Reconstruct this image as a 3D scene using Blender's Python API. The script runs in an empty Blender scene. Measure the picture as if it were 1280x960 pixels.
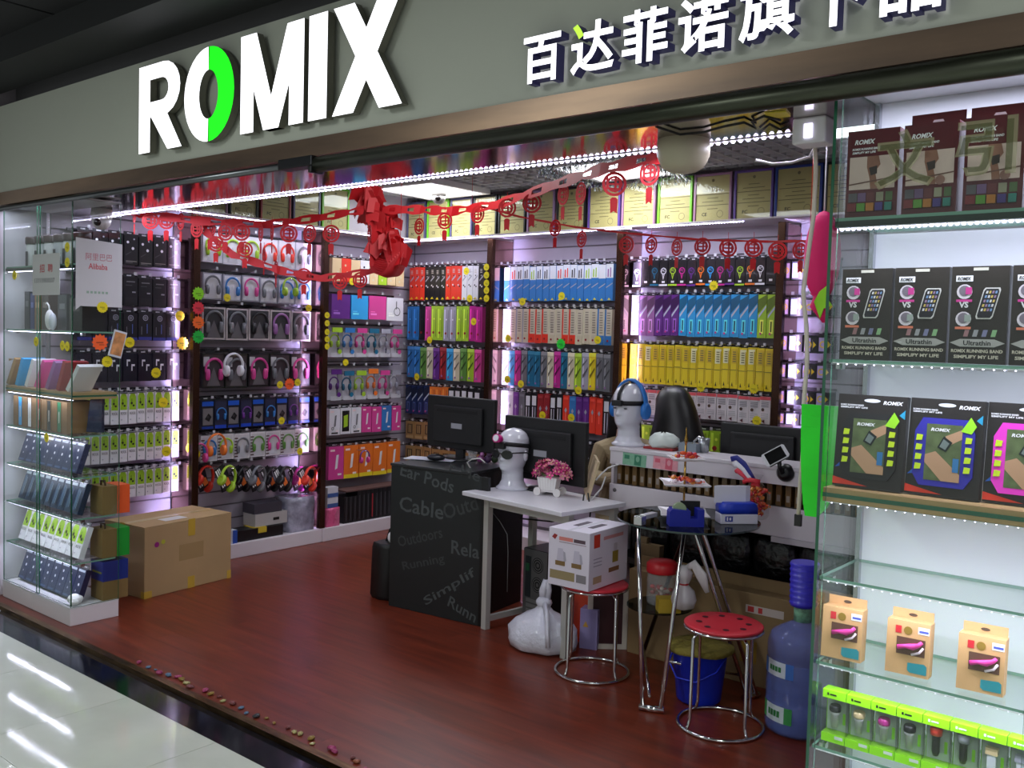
import bpy, math, random
from mathutils import Vector, Matrix
random.seed(11)
sc = bpy.context.scene
COL = sc.collection
PI = math.pi
# ------------------------------------------------------------------ camera
FPX, YAW, PITCH, ROLL, CAMH = 1181.06, 0.688496, 0.050514, 0.027289, 1.55
Fw = Vector((-math.sin(YAW)*math.cos(PITCH), math.cos(YAW)*math.cos(PITCH), -math.sin(PITCH)))
_r0 = Vector((math.cos(YAW), math.sin(YAW), 0)); _u0 = _r0.cross(Fw)
Rt = _r0*math.cos(ROLL) + _u0*math.sin(ROLL)
Up = _u0*math.cos(ROLL) - _r0*math.sin(ROLL)
C0 = Vector((0, 0, CAMH))
cd = bpy.data.cameras.new('camera'); cam = bpy.data.objects.new('camera', cd); COL.objects.link(cam)
cam.matrix_world = Matrix(((Rt.x, Up.x, -Fw.x, 0), (Rt.y, Up.y, -Fw.y, 0), (Rt.z, Up.z, -Fw.z, CAMH), (0, 0, 0, 1)))
cd.sensor_fit = 'HORIZONTAL'; cd.sensor_width = 36; cd.lens = FPX/1280*36; cd.clip_start = .05
sc.camera = cam
# ------------------------------------------------------------------ world, exposure
wd = bpy.data.worlds.new('mall_air'); sc.world = wd; wd.use_nodes = True
bg = wd.node_tree.nodes['Background']; bg.inputs[0].default_value = (.80, .86, .86, 1); bg.inputs[1].default_value = .40
sc.view_settings.view_transform = 'Standard'; sc.view_settings.look = 'None'
sc.view_settings.gamma = 1; sc.view_settings.use_curve_mapping = False; sc.view_settings.exposure = 0.1
def area_light(name, loc, sx, sy, power, color=(1, 1, 1), rot=(0, 0, 0)):
    l = bpy.data.lights.new(name, 'AREA'); l.shape = 'RECTANGLE'; l.size = sx; l.size_y = sy; l.energy = power; l.color = color
    o = bpy.data.objects.new(name, l); COL.objects.link(o); o.location = loc; o.rotation_euler = rot
    return o
CEIL = 2.66
# ceiling light panels of the shop (their light; the fixtures are built further down)
area_light('ceiling_panel_light', (-5.07, 5.13, CEIL-.045), .56, .56, 9, (.93, .97, 1))
area_light('ceiling_panel_light', (-3.40, 5.10, CEIL-.045), .56, .56, 10, (.93, .97, 1))
area_light('ceiling_panel_light', (-1.6, 4.6, CEIL-.045), .56, .56, 3, (.93, .97, 1))
area_light('ceiling_panel_light', (-3.3, 3.4, CEIL-.045), .56, .56, 5, (.93, .97, 1))
# corridor ceiling light behind the camera
area_light('corridor_light', (-3.2, -.6, 2.93), .5, 2.0, 50, (.92, 1, .97))
area_light('corridor_light', (.6, -.6, 2.93), .5, 2.0, 50, (.92, 1, .97))
# ------------------------------------------------------------------ pixel helpers (a pixel is a direction; planes give the distance)
def ray(x, y): return Fw + Rt*((x-640)/FPX) + Up*((480-y)/FPX)
def onY(x, y, Y): d = ray(x, y); return C0 + d*(Y/d.y)
def onX(x, y, X): d = ray(x, y); return C0 + d*(X/d.x)
def onZ(x, y, z): d = ray(x, y); return C0 + d*((z-CAMH)/d.z)
# ------------------------------------------------------------------ materials
def lin(c): return tuple((v/255/12.92 if v/255 <= .04045 else ((v/255+.055)/1.055)**2.4) for v in c)
_mc = {}
def M(c, rough=.5, metal=0., coat=0., em=0., var=0., scale=30., bump=0., samp=True, trans=0.):
    k = (c, rough, metal, coat, em, var, scale, bump, samp, trans)
    if k in _mc: return _mc[k]
    m = bpy.data.materials.new('mat_%d_%d_%d' % tuple(int(v) for v in c)); m.use_nodes = True
    nt = m.node_tree; p = nt.nodes['Principled BSDF']; l = lin(c)
    p.inputs['Base Color'].default_value = (*l, 1); p.inputs['Roughness'].default_value = rough
    p.inputs['Metallic'].default_value = metal; p.inputs['Coat Weight'].default_value = coat
    if trans: p.inputs['Transmission Weight'].default_value = trans
    if em:
        p.inputs['Emission Color'].default_value = (*l, 1); p.inputs['Emission Strength'].default_value = em
        if not samp: m.cycles.emission_sampling = 'NONE'
    if var or bump:
        tc = nt.nodes.new('ShaderNodeTexCoord'); n = nt.nodes.new('ShaderNodeTexNoise'); n.inputs['Scale'].default_value = scale
        n.inputs['Detail'].default_value = 4
        nt.links.new(tc.outputs['Object'], n.inputs['Vector'])
        if var:
            r = nt.nodes.new('ShaderNodeValToRGB'); e = r.color_ramp.elements
            e[0].position = .3; e[1].position = .7
            e[0].color = (*[v*(1-var) for v in l], 1); e[1].color = (*[min(1, v*(1+var)) for v in l], 1)
            nt.links.new(n.outputs['Fac'], r.inputs[0]); nt.links.new(r.outputs[0], p.inputs['Base Color'])
        if bump:
            b = nt.nodes.new('ShaderNodeBump'); b.inputs['Strength'].default_value = bump; b.inputs['Distance'].default_value = .02
            nt.links.new(n.outputs['Fac'], b.inputs['Height']); nt.links.new(b.outputs[0], p.inputs['Normal'])
    _mc[k] = m; return m
def glass_mat(name, tint, gloss=1.):
    m = bpy.data.materials.new(name); m.use_nodes = True; nt = m.node_tree; nt.nodes.clear()
    o = nt.nodes.new('ShaderNodeOutputMaterial'); t = nt.nodes.new('ShaderNodeBsdfTransparent'); g = nt.nodes.new('ShaderNodeBsdfGlossy')
    mx = nt.nodes.new('ShaderNodeMixShader'); ge = nt.nodes.new('ShaderNodeNewGeometry'); dt = nt.nodes.new('ShaderNodeVectorMath'); dt.operation = 'DOT_PRODUCT'
    t.inputs[0].default_value = (*tint, 1); g.inputs['Roughness'].default_value = .02; g.inputs['Color'].default_value = (gloss, gloss, gloss, 1)
    nt.links.new(ge.outputs['Normal'], dt.inputs[0]); nt.links.new(ge.outputs['Incoming'], dt.inputs[1]); last = dt.outputs['Value']
    for op, v in (('ABSOLUTE', None), ('SUBTRACT', 1.), ('POWER', 5.), ('MULTIPLY', .6), ('ADD', .022)):      # Schlick reflectance of a thin pane
        n = nt.nodes.new('ShaderNodeMath'); n.operation = op
        if op == 'SUBTRACT': n.inputs[0].default_value = 1.; nt.links.new(last, n.inputs[1])
        else:
            nt.links.new(last, n.inputs[0])
            if v is not None: n.inputs[1].default_value = v
        last = n.outputs[0]
    nt.links.new(last, mx.inputs[0]); nt.links.new(t.outputs[0], mx.inputs[1]); nt.links.new(g.outputs[0], mx.inputs[2])
    nt.links.new(mx.outputs[0], o.inputs[0]); return m
GLASS = glass_mat('clear_glass', (.95, .98, .965)); DGLASS = glass_mat('smoked_glass', (.30, .36, .36)); FILM = glass_mat('clear_film', (.9, .9, .9))
def film(name, c, op, rough=.5):
    m = bpy.data.materials.new(name); m.use_nodes = True; p = m.node_tree.nodes['Principled BSDF']; p.inputs['Base Color'].default_value = (*lin(c), 1); p.inputs['Alpha'].default_value = op; p.inputs['Roughness'].default_value = rough; return m
BLUEGLASS = film('blue_bottle_plastic', (112, 132, 205), .42, .08); JARGLASS = film('jar_plastic', (214, 216, 220), .22, .08)
GEDGE = M((40, 95, 70), .15, coat=.5); GEDGE2 = M((120, 165, 145), .15, coat=.5)
WHITE = M((232, 230, 232), .5); BLACK = M((16, 16, 18), .45); CHROME = M((215, 215, 215), .12, 1.); DARK = M((30, 30, 34), .4)
def streak_mat(name, c0, c1, sx, sy, sz, rough, metal=0., coat=0., bump=0.):
    m = bpy.data.materials.new(name); m.use_nodes = True; nt = m.node_tree; p = nt.nodes['Principled BSDF']
    tc = nt.nodes.new('ShaderNodeTexCoord'); mp = nt.nodes.new('ShaderNodeMapping'); n = nt.nodes.new('ShaderNodeTexNoise'); r = nt.nodes.new('ShaderNodeValToRGB')
    mp.inputs['Scale'].default_value = (sx, sy, sz); n.inputs['Detail'].default_value = 6; n.inputs['Scale'].default_value = 1
    r.color_ramp.elements[0].position = .32; r.color_ramp.elements[1].position = .7
    r.color_ramp.elements[0].color = (*lin(c0), 1); r.color_ramp.elements[1].color = (*lin(c1), 1)
    oi = nt.nodes.new('ShaderNodeObjectInfo'); ad = nt.nodes.new('ShaderNodeVectorMath'); ad.operation = 'ADD'
    sc_ = nt.nodes.new('ShaderNodeVectorMath'); sc_.operation = 'SCALE'; sc_.inputs['Scale'].default_value = 7.
    cb = nt.nodes.new('ShaderNodeCombineXYZ')
    for i in range(3): nt.links.new(oi.outputs['Random'], cb.inputs[i])
    nt.links.new(cb.outputs[0], sc_.inputs[0])
    nt.links.new(tc.outputs['Object'], mp.inputs[0]); nt.links.new(mp.outputs[0], ad.inputs[0]); nt.links.new(sc_.outputs[0], ad.inputs[1]); nt.links.new(ad.outputs[0], n.inputs[0])
    nt.links.new(n.outputs['Fac'], r.inputs[0]); nt.links.new(r.outputs[0], p.inputs['Base Color'])
    p.inputs['Roughness'].default_value = rough; p.inputs['Metallic'].default_value = metal; p.inputs['Coat Weight'].default_value = coat
    p.inputs['Coat Roughness'].default_value = .08
    if bump:
        b = nt.nodes.new('ShaderNodeBump'); b.inputs['Strength'].default_value = bump; b.inputs['Distance'].default_value = .01
        nt.links.new(n.outputs['Fac'], b.inputs['Height']); nt.links.new(b.outputs[0], p.inputs['Normal'])
    return m
# ------------------------------------------------------------------ mesh builder
class MB:
    def __init__(s): s.v = []; s.f = []; s.m = []; s.sm = []; s.mats = []
    def mi(s, mat):
        if mat not in s.mats: s.mats.append(mat)
        return s.mats.index(mat)
    def face(s, pts, mat, smooth=False):
        b = len(s.v); s.v += [tuple(p) for p in pts]; s.f.append(tuple(range(b, b+len(pts)))); s.m.append(s.mi(mat)); s.sm.append(smooth); return s
    def box(s, x0, x1, y0, y1, z0, z1, mat, front=None, top=None, skip=''):
        b = len(s.v)
        s.v += [(x0,y0,z0),(x1,y0,z0),(x1,y1,z0),(x0,y1,z0),(x0,y0,z1),(x1,y0,z1),(x1,y1,z1),(x0,y1,z1)]
        for k, q, mm in (('b',(0,3,2,1),mat),('t',(4,5,6,7),top or mat),('f',(0,1,5,4),front or mat),('k',(2,3,7,6),mat),('l',(3,0,4,7),mat),('r',(1,2,6,5),mat)):
            if k in skip: continue
            s.f.append(tuple(b+i for i in q)); s.m.append(s.mi(mm)); s.sm.append(False)
        return s
    def rings(s, rings, mat, caps=True, closed=False, smooth=True):
        n = len(rings[0]); b = len(s.v); i = s.mi(mat)
        for r in rings: s.v += [tuple(p) for p in r]
        K = len(rings)
        for k in range(K if closed else K-1):
            a, c = b+k*n, b+((k+1) % K)*n
            for j in range(n):
                s.f.append((a+j, a+(j+1) % n, c+(j+1) % n, c+j)); s.m.append(i); s.sm.append(smooth)
        if caps and not closed:
            s.f.append(tuple(b+j for j in reversed(range(n)))); s.m.append(i); s.sm.append(False)
            s.f.append(tuple(b+(K-1)*n+j for j in range(n))); s.m.append(i); s.sm.append(False)
        return s
    def tube(s, pts, r, mat, n=8, closed=False, ry=None):
        P = [Vector(p) for p in pts]; R = []; K = len(P); nrm = None
        for k in range(K):
            if closed: t = P[(k+1) % K]-P[k-1]
            else: t = P[min(k+1, K-1)]-P[max(k-1, 0)]
            t.normalize()
            if nrm is None: nrm = Vector((0, 0, 1)) if abs(t.z) < .9 else Vector((1, 0, 0))
            u = (nrm - t*nrm.dot(t)).normalized(); nrm = u; w = t.cross(u)
            rr = r[k] if isinstance(r, (list, tuple)) else r
            R.append([P[k]+u*(math.cos(2*PI*j/n)*rr)+w*(math.sin(2*PI*j/n)*(ry or rr)) for j in range(n)])
        return s.rings(R, mat, closed=closed)
    def lathe(s, prof, mat, n=20, c=(0, 0, 0), caps=True):
        return s.rings([[(c[0]+r*math.cos(2*PI*j/n), c[1]+r*math.sin(2*PI*j/n), c[2]+z) for j in range(n)] for r, z in prof], mat, caps)
    def ball(s, c, rx, ry, rz, mat, n=12, k=7):
        return s.rings([[(c[0]+rx*math.sin(PI*i/k)*math.cos(2*PI*j/n), c[1]+ry*math.sin(PI*i/k)*math.sin(2*PI*j/n), c[2]-rz*math.cos(PI*i/k)) for j in range(n)] for i in [.15]+list(range(1, k))+[k-.15]], mat)
    def ext(s, outline, y0, y1, mf, ms=None, O=(0, 0, 0), smooth=False):
        """outline in (x,z) counter-clockwise seen from -y; front at y0"""
        n = len(outline); ms = ms or mf
        f = [(O[0]+x, O[1]+y0, O[2]+z) for x, z in outline]; k = [(O[0]+x, O[1]+y1, O[2]+z) for x, z in outline]
        s.face(f, mf); s.face(k[::-1], ms)
        for i in range(n): j = (i+1) % n; s.face((f[j], f[i], k[i], k[j]), ms, smooth)
        return s
    def flat(s, outline, y, mat): return s.face([(x, y, z) for x, z in outline], mat)
    def rect(s, x0, x1, z0, z1, y, mat): return s.face(((x0, y, z0), (x1, y, z0), (x1, y, z1), (x0, y, z1)), mat)
    def disc(s, cx, cz, r, y, mat, n=14, rz=None): return s.face([(cx+r*math.cos(2*PI*j/n), y, cz+(rz or r)*math.sin(2*PI*j/n)) for j in range(n)], mat)
    def ring2(s, cx, cz, r0, r1, y, mat, n=20, a0=0, a1=2*PI):
        for j in range(n):
            a, b = a0+(a1-a0)*j/n, a0+(a1-a0)*(j+1)/n
            s.face([(cx+r*math.cos(t), y, cz+r*math.sin(t)) for r, t in ((r0, a), (r1, a), (r1, b), (r0, b))], mat)
        return s
    def add(s, me, mat, fn):
        b = len(s.v); s.v += [tuple(fn(v.co)) for v in me.vertices]; i = s.mi(mat)
        for p in me.polygons: s.f.append(tuple(b+k for k in p.vertices)); s.m.append(i); s.sm.append(False)
        return s
    def xf(s, mtx, start=0): s.v[start:] = [tuple(mtx @ Vector(v)) for v in s.v[start:]]; return s
    def mesh(s, name):
        me = bpy.data.meshes.new(name); me.from_pydata(s.v, [], s.f)
        for m in s.mats: me.materials.append(m)
        me.polygons.foreach_set('material_index', s.m); me.polygons.foreach_set('use_smooth', s.sm); me.update(); return me
def inst(name, me, parent=None, loc=(0, 0, 0), rot=0., label=None, cat=None, group=None, kind=None, bevel=0., scale=None):
    o = bpy.data.objects.new(name, me); COL.objects.link(o); o.location = loc
    o.rotation_euler = rot if isinstance(rot, (tuple, list)) else (0, 0, rot)
    if scale: o.scale = scale
    if parent: o.parent = parent
    if label: o['label'] = label
    if cat: o['category'] = cat
    if group: o['group'] = group
    if kind: o['kind'] = kind
    if bevel: b = o.modifiers.new('bevel', 'BEVEL'); b.width = bevel; b.segments = 2; b.limit_method = 'ANGLE'
    return o
def thing(name, loc, rot, label, cat, group=None): return inst(name, None, None, loc, rot, label, cat, group)
def part(name, mb, parent, **k): return inst(name, mb.mesh(name), parent, **k)
# ------------------------------------------------------------------ lettering
_tc = {}
def text(s, bold=0., res=2):
    k = (s, bold, res)
    if k in _tc: return _tc[k]
    c = bpy.data.curves.new('lettering', 'FONT'); c.body = s; c.size = 1; c.resolution_u = res; c.offset = bold; c.fill_mode = 'FRONT' if False else 'BOTH'
    o = bpy.data.objects.new('lettering', c); COL.objects.link(o)
    dg = bpy.context.evaluated_depsgraph_get(); me = bpy.data.meshes.new_from_object(o.evaluated_get(dg))
    bpy.data.objects.remove(o); xs = [v.co.x for v in me.vertices] or [0, 1]; ys = [v.co.y for v in me.vertices] or [0, 1]
    _tc[k] = (me, min(xs), max(xs), min(ys), max(ys)); return _tc[k]
def put_text(mb, s, x0, z0, w, h, y, mat, bold=0., shear=0., rot=0.):
    """text fitted into w x h, lower left corner at (x0,z0) on plane y, facing -y"""
    me, a, b, c, d = text(s, bold); cr, sr = math.cos(rot), math.sin(rot)
    def fn(v):
        u = (v.x-a)/(b-a)*w; t = (v.y-c)/(d-c)*h; u += t*shear
        return (x0+u*cr-t*sr, y, z0+u*sr+t*cr)
    return mb.add(me, mat, fn)
# ================================================================== SETTING
XL, YB, XR, YF = -5.72, 5.62, .60, 2.27        # left wall, back wall, right wall, shop front
LEDC = (.80, .78, 1.)
def struct(name, mb, **k): return inst(name, mb.mesh(name), kind='structure', **k)
# --- shop floor: red-brown laminate planks
wood = streak_mat('red_laminate', (90, 33, 17), (122, 48, 26), 2.2, 26, 26, .33, coat=.0)
sub = M((48, 20, 14), .6)
floor = struct('floor', MB().box(-6.3, XR+.1, 2.21, YB+.1, -.1, -.010, sub))
pl_me = MB().box(0, 1.1996, 0, .1247, 0, .010, wood).mesh('plank')
ny = int((YB-2.2)/.125)
for j in range(ny+1):
    off = (j*.43) % 1.2
    for i in range(7):
        x = -6.35+off-1.2+i*1.2
        if x > XR-.1 or x < -6.9: continue
        inst('plank', pl_me, floor, (x, 2.212+j*.125, -.010))
# --- threshold: black granite riser and brass nosing
struct('trim_1', MB().box(-6.6, XR+.6, 2.022, 2.174, -.1, -.019, streak_mat('black_granite', (10, 11, 18), (26, 27, 36), 25, 25, 25, .10)))
struct('trim_2', MB().box(-6.6, XR+.6, 2.175, 2.2105, -.10, .003, streak_mat('brass_nosing', (96, 70, 44), (150, 120, 82), 9, 60, 60, .28, 1.)))
# --- corridor floor: cream polished tiles
tile = streak_mat('cream_tile', (196, 200, 188), (208, 212, 200), 3, 3, 3, .07, coat=0.)
grout = M((120, 116, 104), .7)
cf = struct('floor_corridor', MB().box(-9, 4, -4, 2.021, -.06, -.024, grout))
tm = MB().box(.001, .651, .001, .651, 0, .010, tile).mesh('tile')
tme = MB().box(.001, .651, .001, .588, 0, .010, tile).mesh('tile')
for i in range(-7, 5):
    for j in range(-8, 1):
        inst('tile', tm if j else tme, cf, (-3.07+.652*i+.652, 1.433+.652*j, -.030))
# --- walls
wallp = M((206, 198, 206), .6, var=.04, scale=3)
slatm = M((176, 168, 180), .45, var=.03, scale=8)
wl = struct('wall_left', MB().box(XL-.1, XL-.012, 2.2, YB+.1, -.1, 3.0, M((120, 112, 118), .7, var=.05, scale=3)))
wb = struct('wall_back', MB().box(XL, XR+.1, YB+.012, YB+.1, -.1, 3.0, M((120, 112, 118), .7, var=.05, scale=3)))
struct('wall_right', MB().box(XR, XR+.1, 2.3, YB+.012, -.1, 3.0, wallp))
struct('wall_front', MB().box(-6.6, -5.60, 2.27, 2.5, -.1, 2.2, wallp))
LB = [(2.30, 3.40), (3.40, 4.45), (4.45, YB)]                    # left wall bays along Y
BB = [(XL, -4.65), (-4.65, -3.50), (-3.50, -2.365), (-2.365, -1.22), (-1.22, -.1)]     # back wall bays along X
for a, b in LB:
    me = MB().box(-.012, 0, .004, b-a-.004, 0, .089, slatm).mesh('slat')
    for k in range(22): inst('slat', me, wl, (XL, a, .12+.1*k))
    inst('wall_panel', MB().box(-.012, 0, 0, b-a-.003, 0, .44, slatm).mesh('wall_panel'), wl, (XL, a, 2.325))
for a, b in BB:
    me = MB().box(.004, b-a-.004, 0, .012, 0, .089, slatm).mesh('slat')
    for k in range(22): inst('slat', me, wb, (a, YB, .12+.1*k))
    inst('wall_panel', MB().box(0, b-a-.003, 0, .012, 0, .44, slatm).mesh('wall_panel'), wb, (a, YB, 2.325))
plm = M((222, 214, 220), .35)
struct('baseboard_left', MB().box(XL, -5.43, 2.62, 4.45, 0, .098, plm).box(XL, -5.425, 4.452, YB, 0, .098, plm), bevel=.004)
struct('baseboard_back', MB().box(-5.42, XR, YB-.30, YB, 0, .098, plm), bevel=.004)
# --- ceiling of the shop: open metal grid
ce = struct('ceiling', MB().box(XL, XR, 2.80, YB, CEIL+.10, CEIL+.16, M((70, 68, 72), .8)))
gm = M((196, 194, 200), .5)
gx = MB().box(XL, XR, -.004, .004, 0, .05, gm).mesh('grid_bar'); gy = MB().box(-.004, .004, 2.83, YB, 0, .05, gm).mesh('grid_bar')
for k in range(28): inst('grid_bar', gx, ce, (0, 2.87+k*.1, CEIL))
for k in range(64): inst('grid_bar', gy, ce, (XL+.05+k*.1, 0, CEIL))
# --- corridor ceiling and dark bulkheads
dk = M((24, 24, 27), .75, var=.15, scale=2)
cc = struct('ceiling_corridor', MB().box(-9.5, 4, -4, 2.30, 2.97, 3.05, dk))
for i in range(7):
    for j in range(3):
        if j == 1 and i in (3, 5): continue
        inst('ceiling_panel', MB().box(0, 1.18, 0, 1.18, 0, .02, M((30, 30, 33) if (i+j) % 3 else (44, 43, 45), .7)).mesh('ceiling_panel'), cc, (-8+1.2*i, -1.35+1.2*j, 2.95))
struct('trim_3', MB().box(-9.5, 4, 2.02, 2.3, 2.83, 2.95, M((40, 40, 42), .7)))
for x in (-3.2, .6):
    t = thing('corridor_light_fitting', (x, -.6, 2.95), 0, 'long recessed light fitting in the dark corridor ceiling', 'light', 'corridor ceiling lights')
    part('frame', MB().box(-.28, -.25, -1.03, 1.03, -.03, 0, WHITE).box(.25, .28, -1.03, 1.03, -.03, 0, WHITE).box(-.25, .25, -1.03, -1, -.03, 0, WHITE).box(-.25, .25, 1, 1.03, -.03, 0, WHITE), t)
    part('diffuser', MB().box(-.25, .25, -1, 1, -.012, -.004, M((240, 245, 240), .5, em=2., samp=False)), t)
# --- sign fascia, stainless band, mirrored soffit
FZ0, FZ1, SOF = 2.27, 2.745, 2.20
steel = streak_mat('stainless', (128, 110, 98), (180, 150, 126), 1.2, 8, 8, .40, 1., bump=.05)  # warm tan imitates an orange reflection, put into the steel's base colour
steel2 = streak_mat('mirror_soffit', (150, 140, 140), (186, 176, 176), 1.5, 1.5, 1.5, .09, 1., bump=.04)
fas = struct('wall_front_fascia', MB().box(-6.6, XR+.6, YF, 2.40, FZ0, FZ1, M((196, 198, 186), .55, var=.02, scale=2)))
struct('trim_4', MB().box(-6.6, XR+.6, YF-.008, 2.33, SOF, FZ0-.001, steel))
struct('trim_5', MB().box(-6.6, XR+.6, 2.332, 2.83, SOF, 2.30, steel2))
struct('wall_front_upper', MB().box(-6.6, XR+.6, 2.41, 2.80, 2.302, 2.97, M((90, 88, 90), .7)))
# roller shutter bottom bar and guide tucked under the soffit
sh = thing('roller_shutter', (0, 2.228, SOF), 0, 'rolled up shutter bar in dark grey green metal under the mirrored soffit', 'shutter')
sm_ = streak_mat('shutter_metal', (52, 56, 44), (84, 86, 74), 3, 30, 30, .35, .8)
part('bottom_bar', MB().rings([[(x, .028*math.cos(a), -.043+.029*math.sin(a)) for a in [2*PI*j/16 for j in range(16)]] for x in (-2.78, XR+.4)], sm_), sh)
part('guide_tube', MB().rings([[(x, .013*math.cos(a), -.032+.014*math.sin(a)) for a in [2*PI*j/12 for j in range(12)]] for x in (-6.2, -2.80)], M((110, 112, 116), .3, .9)), sh)
part('latch', MB().box(-2.98, -2.78, -.03, .028, -.05, -.012, M((44, 44, 48), .4, .6)).box(-2.80, -2.781, -.03, .028, -.075, -.05, M((20, 20, 22), .5)), sh, bevel=.004)
struct('trim_6', MB().box(XL, XR, 5.315, YB, 2.289, 2.2995, plm)); struct('trim_7', MB().box(XL, -5.415, 2.60, 5.314, 2.289, 2.2995, plm))
# ================================================================== LED STRIPS
DIOD = M((225, 220, 255), .4, em=9., samp=False)
def led_strip(p0, p1, n, label, size=.0065, power=0, down=(0, 0, 0), group=None):
    p0, p1 = Vector(p0), Vector(p1); L = (p1-p0).length; ang = math.atan2(p1.y-p0.y, p1.x-p0.x)
    t = thing('led_strip', p0, ang, label, 'led strip', group)
    part('tape', MB().box(0, L, -.006, .006, .0005, .003, WHITE), t)
    d = MB(); s = size
    for k in range(n):
        x = L*(k+.5)/n; b = [(x-s, -s, .0), (x+s, -s, 0), (x+s, s, 0), (x-s, s, 0)]; q = [(x-s*.5, -s*.5, -s), (x+s*.5, -s*.5, -s), (x+s*.5, s*.5, -s), (x-s*.5, s*.5, -s)]
        d.face(q[::-1], DIOD)
        for i in range(4): d.face((b[i], b[(i+1) % 4], q[(i+1) % 4], q[i]), DIOD)
    part('diode_row', d, t, kind='stuff')
    if power:
        m = (p0+p1)/2; area_light('led_strip_light', (m.x, m.y, m.z-size-.003), L, .004, power, LEDC, (down[0], down[1], ang))
    return t
led_strip((-5.6, 2.815, SOF-.004), (-1.12, 2.815, SOF-.004), 170, 'dotted white led strip along the inner edge of the mirrored soffit', .0062, 13)
led_strip((-5.55, 5.33, 2.285), (-3.40, 5.33, 2.285), 110, 'dotted led strip below the certificates above the corner of the back wall', .006, 5)
led_strip((-3.28, 5.33, 2.285), (-2.6, 5.33, 2.285), 34, 'short led strip below the certificates above the yellow packs', .006, 3)
led_strip((-5.43, 3.0, 2.285), (-5.43, 5.2, 2.285), 110, 'dotted led strip below the certificates on the left wall', .006, 4)
# ================================================================== POSTS with mirror fins and upright leds
bronze = M((74, 48, 36), .25, .7); finm = streak_mat('tinted_mirror', (150, 118, 108), (170, 136, 124), 2, 2, 2, .12, 1.)
tubem = M((205, 196, 255), .4, em=130.)
def post(loc, rot, label, sd=1):
    t = thing('display_post', loc, rot, label, 'post', 'bronze posts between the wall bays')
    part('front_cap', MB().box(-.024, .024, 0, .018, .1, 2.27, bronze), t, bevel=.003); part('cap_lip', MB().box(*sorted((.0205*sd, .024*sd)), .0182, .040, .1, 2.27, bronze), t)  # cap_lip is an added shield that keeps the bright tube out of view
    part('mirror_fin', MB().box(-.006, .006, .018, .268, .1, 2.27, finm), t)
    part('led_tube', MB().box(*sorted((.007*sd, .019*sd)), .0185, .026, .16, 2.24, tubem), t)
post((-5.43, 3.40, 0), PI/2, 'bronze post between the black packs and the boxed headphones on the left wall', -1)
post((-5.43, 4.45, 0), PI/2, 'bronze post beside the clear packed headphones on the left wall', -1)
post((-4.65, 5.345, 0), 0, 'bronze post hung with a column of round yellow stickers on the back wall')
post((-3.50, 5.345, 0), 0, 'bronze post beside the yellow packs on the back wall')
post((-2.365, 5.345, 0), 0, 'bronze post between the yellow packs and the black boxes on the back wall')
post((-1.22, 5.345, 0), 0, 'bronze post on the back wall behind the glass cabinet')
# ================================================================== PACKS ON THE WALLS
CN = {'R': ('red', (232, 60, 40)), 'K': ('black', (24, 24, 28)), 'W': ('white', (225, 225, 232)), 'B': ('blue', (50, 120, 190)), 'P': ('pink', (215, 70, 150)),
      'L': ('lime', (165, 205, 50)), 'S': ('silver', (165, 165, 180)), 'M': ('magenta', (190, 40, 140)), 'G': ('green patterned', (90, 140, 60)), 'C': ('cream', (214, 206, 176)),
      'V': ('purple', (100, 45, 135)), 'D': ('dark red', (150, 35, 40)), 'O': ('orange', (235, 120, 40)), 'T': ('teal', (25, 105, 140)), 'Y': ('yellow', (236, 212, 40)),
      'N': ('navy', (28, 44, 92)), 'E': ('kraft brown', (168, 130, 84)), 'F': ('mauve', (150, 100, 160)), 'A': ('grey', (110, 112, 118)), 'Q': ('beige', (222, 196, 150)), 'U': ('bright blue', (50, 160, 225))}
def cm(k, rough=.35, coat=.3): return M(CN[k][1] if isinstance(k, str) else k, rough, coat=coat)
def P(w, h, d, body, prints=(), tab=True, bev=0):
    m = MB(); b = cm(body); x0, x1, f = -w/2, w/2, -d/2
    m.box(x0, x1, f, -f, 0, h, b)
    if tab: m.box(x0*.82, x1*.82, -.001, .001, h, h+.022, M((40, 40, 44), .4)).rect(-w*.16, w*.16, h+.008, h+.015, -.002, M((200, 200, 205), .4))
    y = f-.0006
    for p in prints:
        y -= .0004; c = cm(p[-1])
        if p[0] == 'r': m.rect(x0+w*p[1], x0+w*p[2], h*p[3], h*p[4], y, c)
        elif p[0] == 'c': m.disc(x0+w*p[1], h*p[2], w*p[3], y, c)
        elif p[0] == 'p': m.flat([(x0+w*a, h*z) for a, z in p[1]], y, c)
        elif p[0] == 'o': m.ring2(x0+w*p[1], h*p[2], w*p[3], w*p[4], y, c, 12)
        elif p[0] == 't': put_text(m, p[1], x0+w*p[2], h*p[3], w*p[4], h*p[5], y, c, .01)
    return m.mesh('pack')
def stripes(n, z0, z1, c, x0=.15, x1=.85): return [('r', x0, x1, z0+(z1-z0)*i/n, z0+(z1-z0)*(i+.45)/n, c) for i in range(n)]
_st = {}
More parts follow.
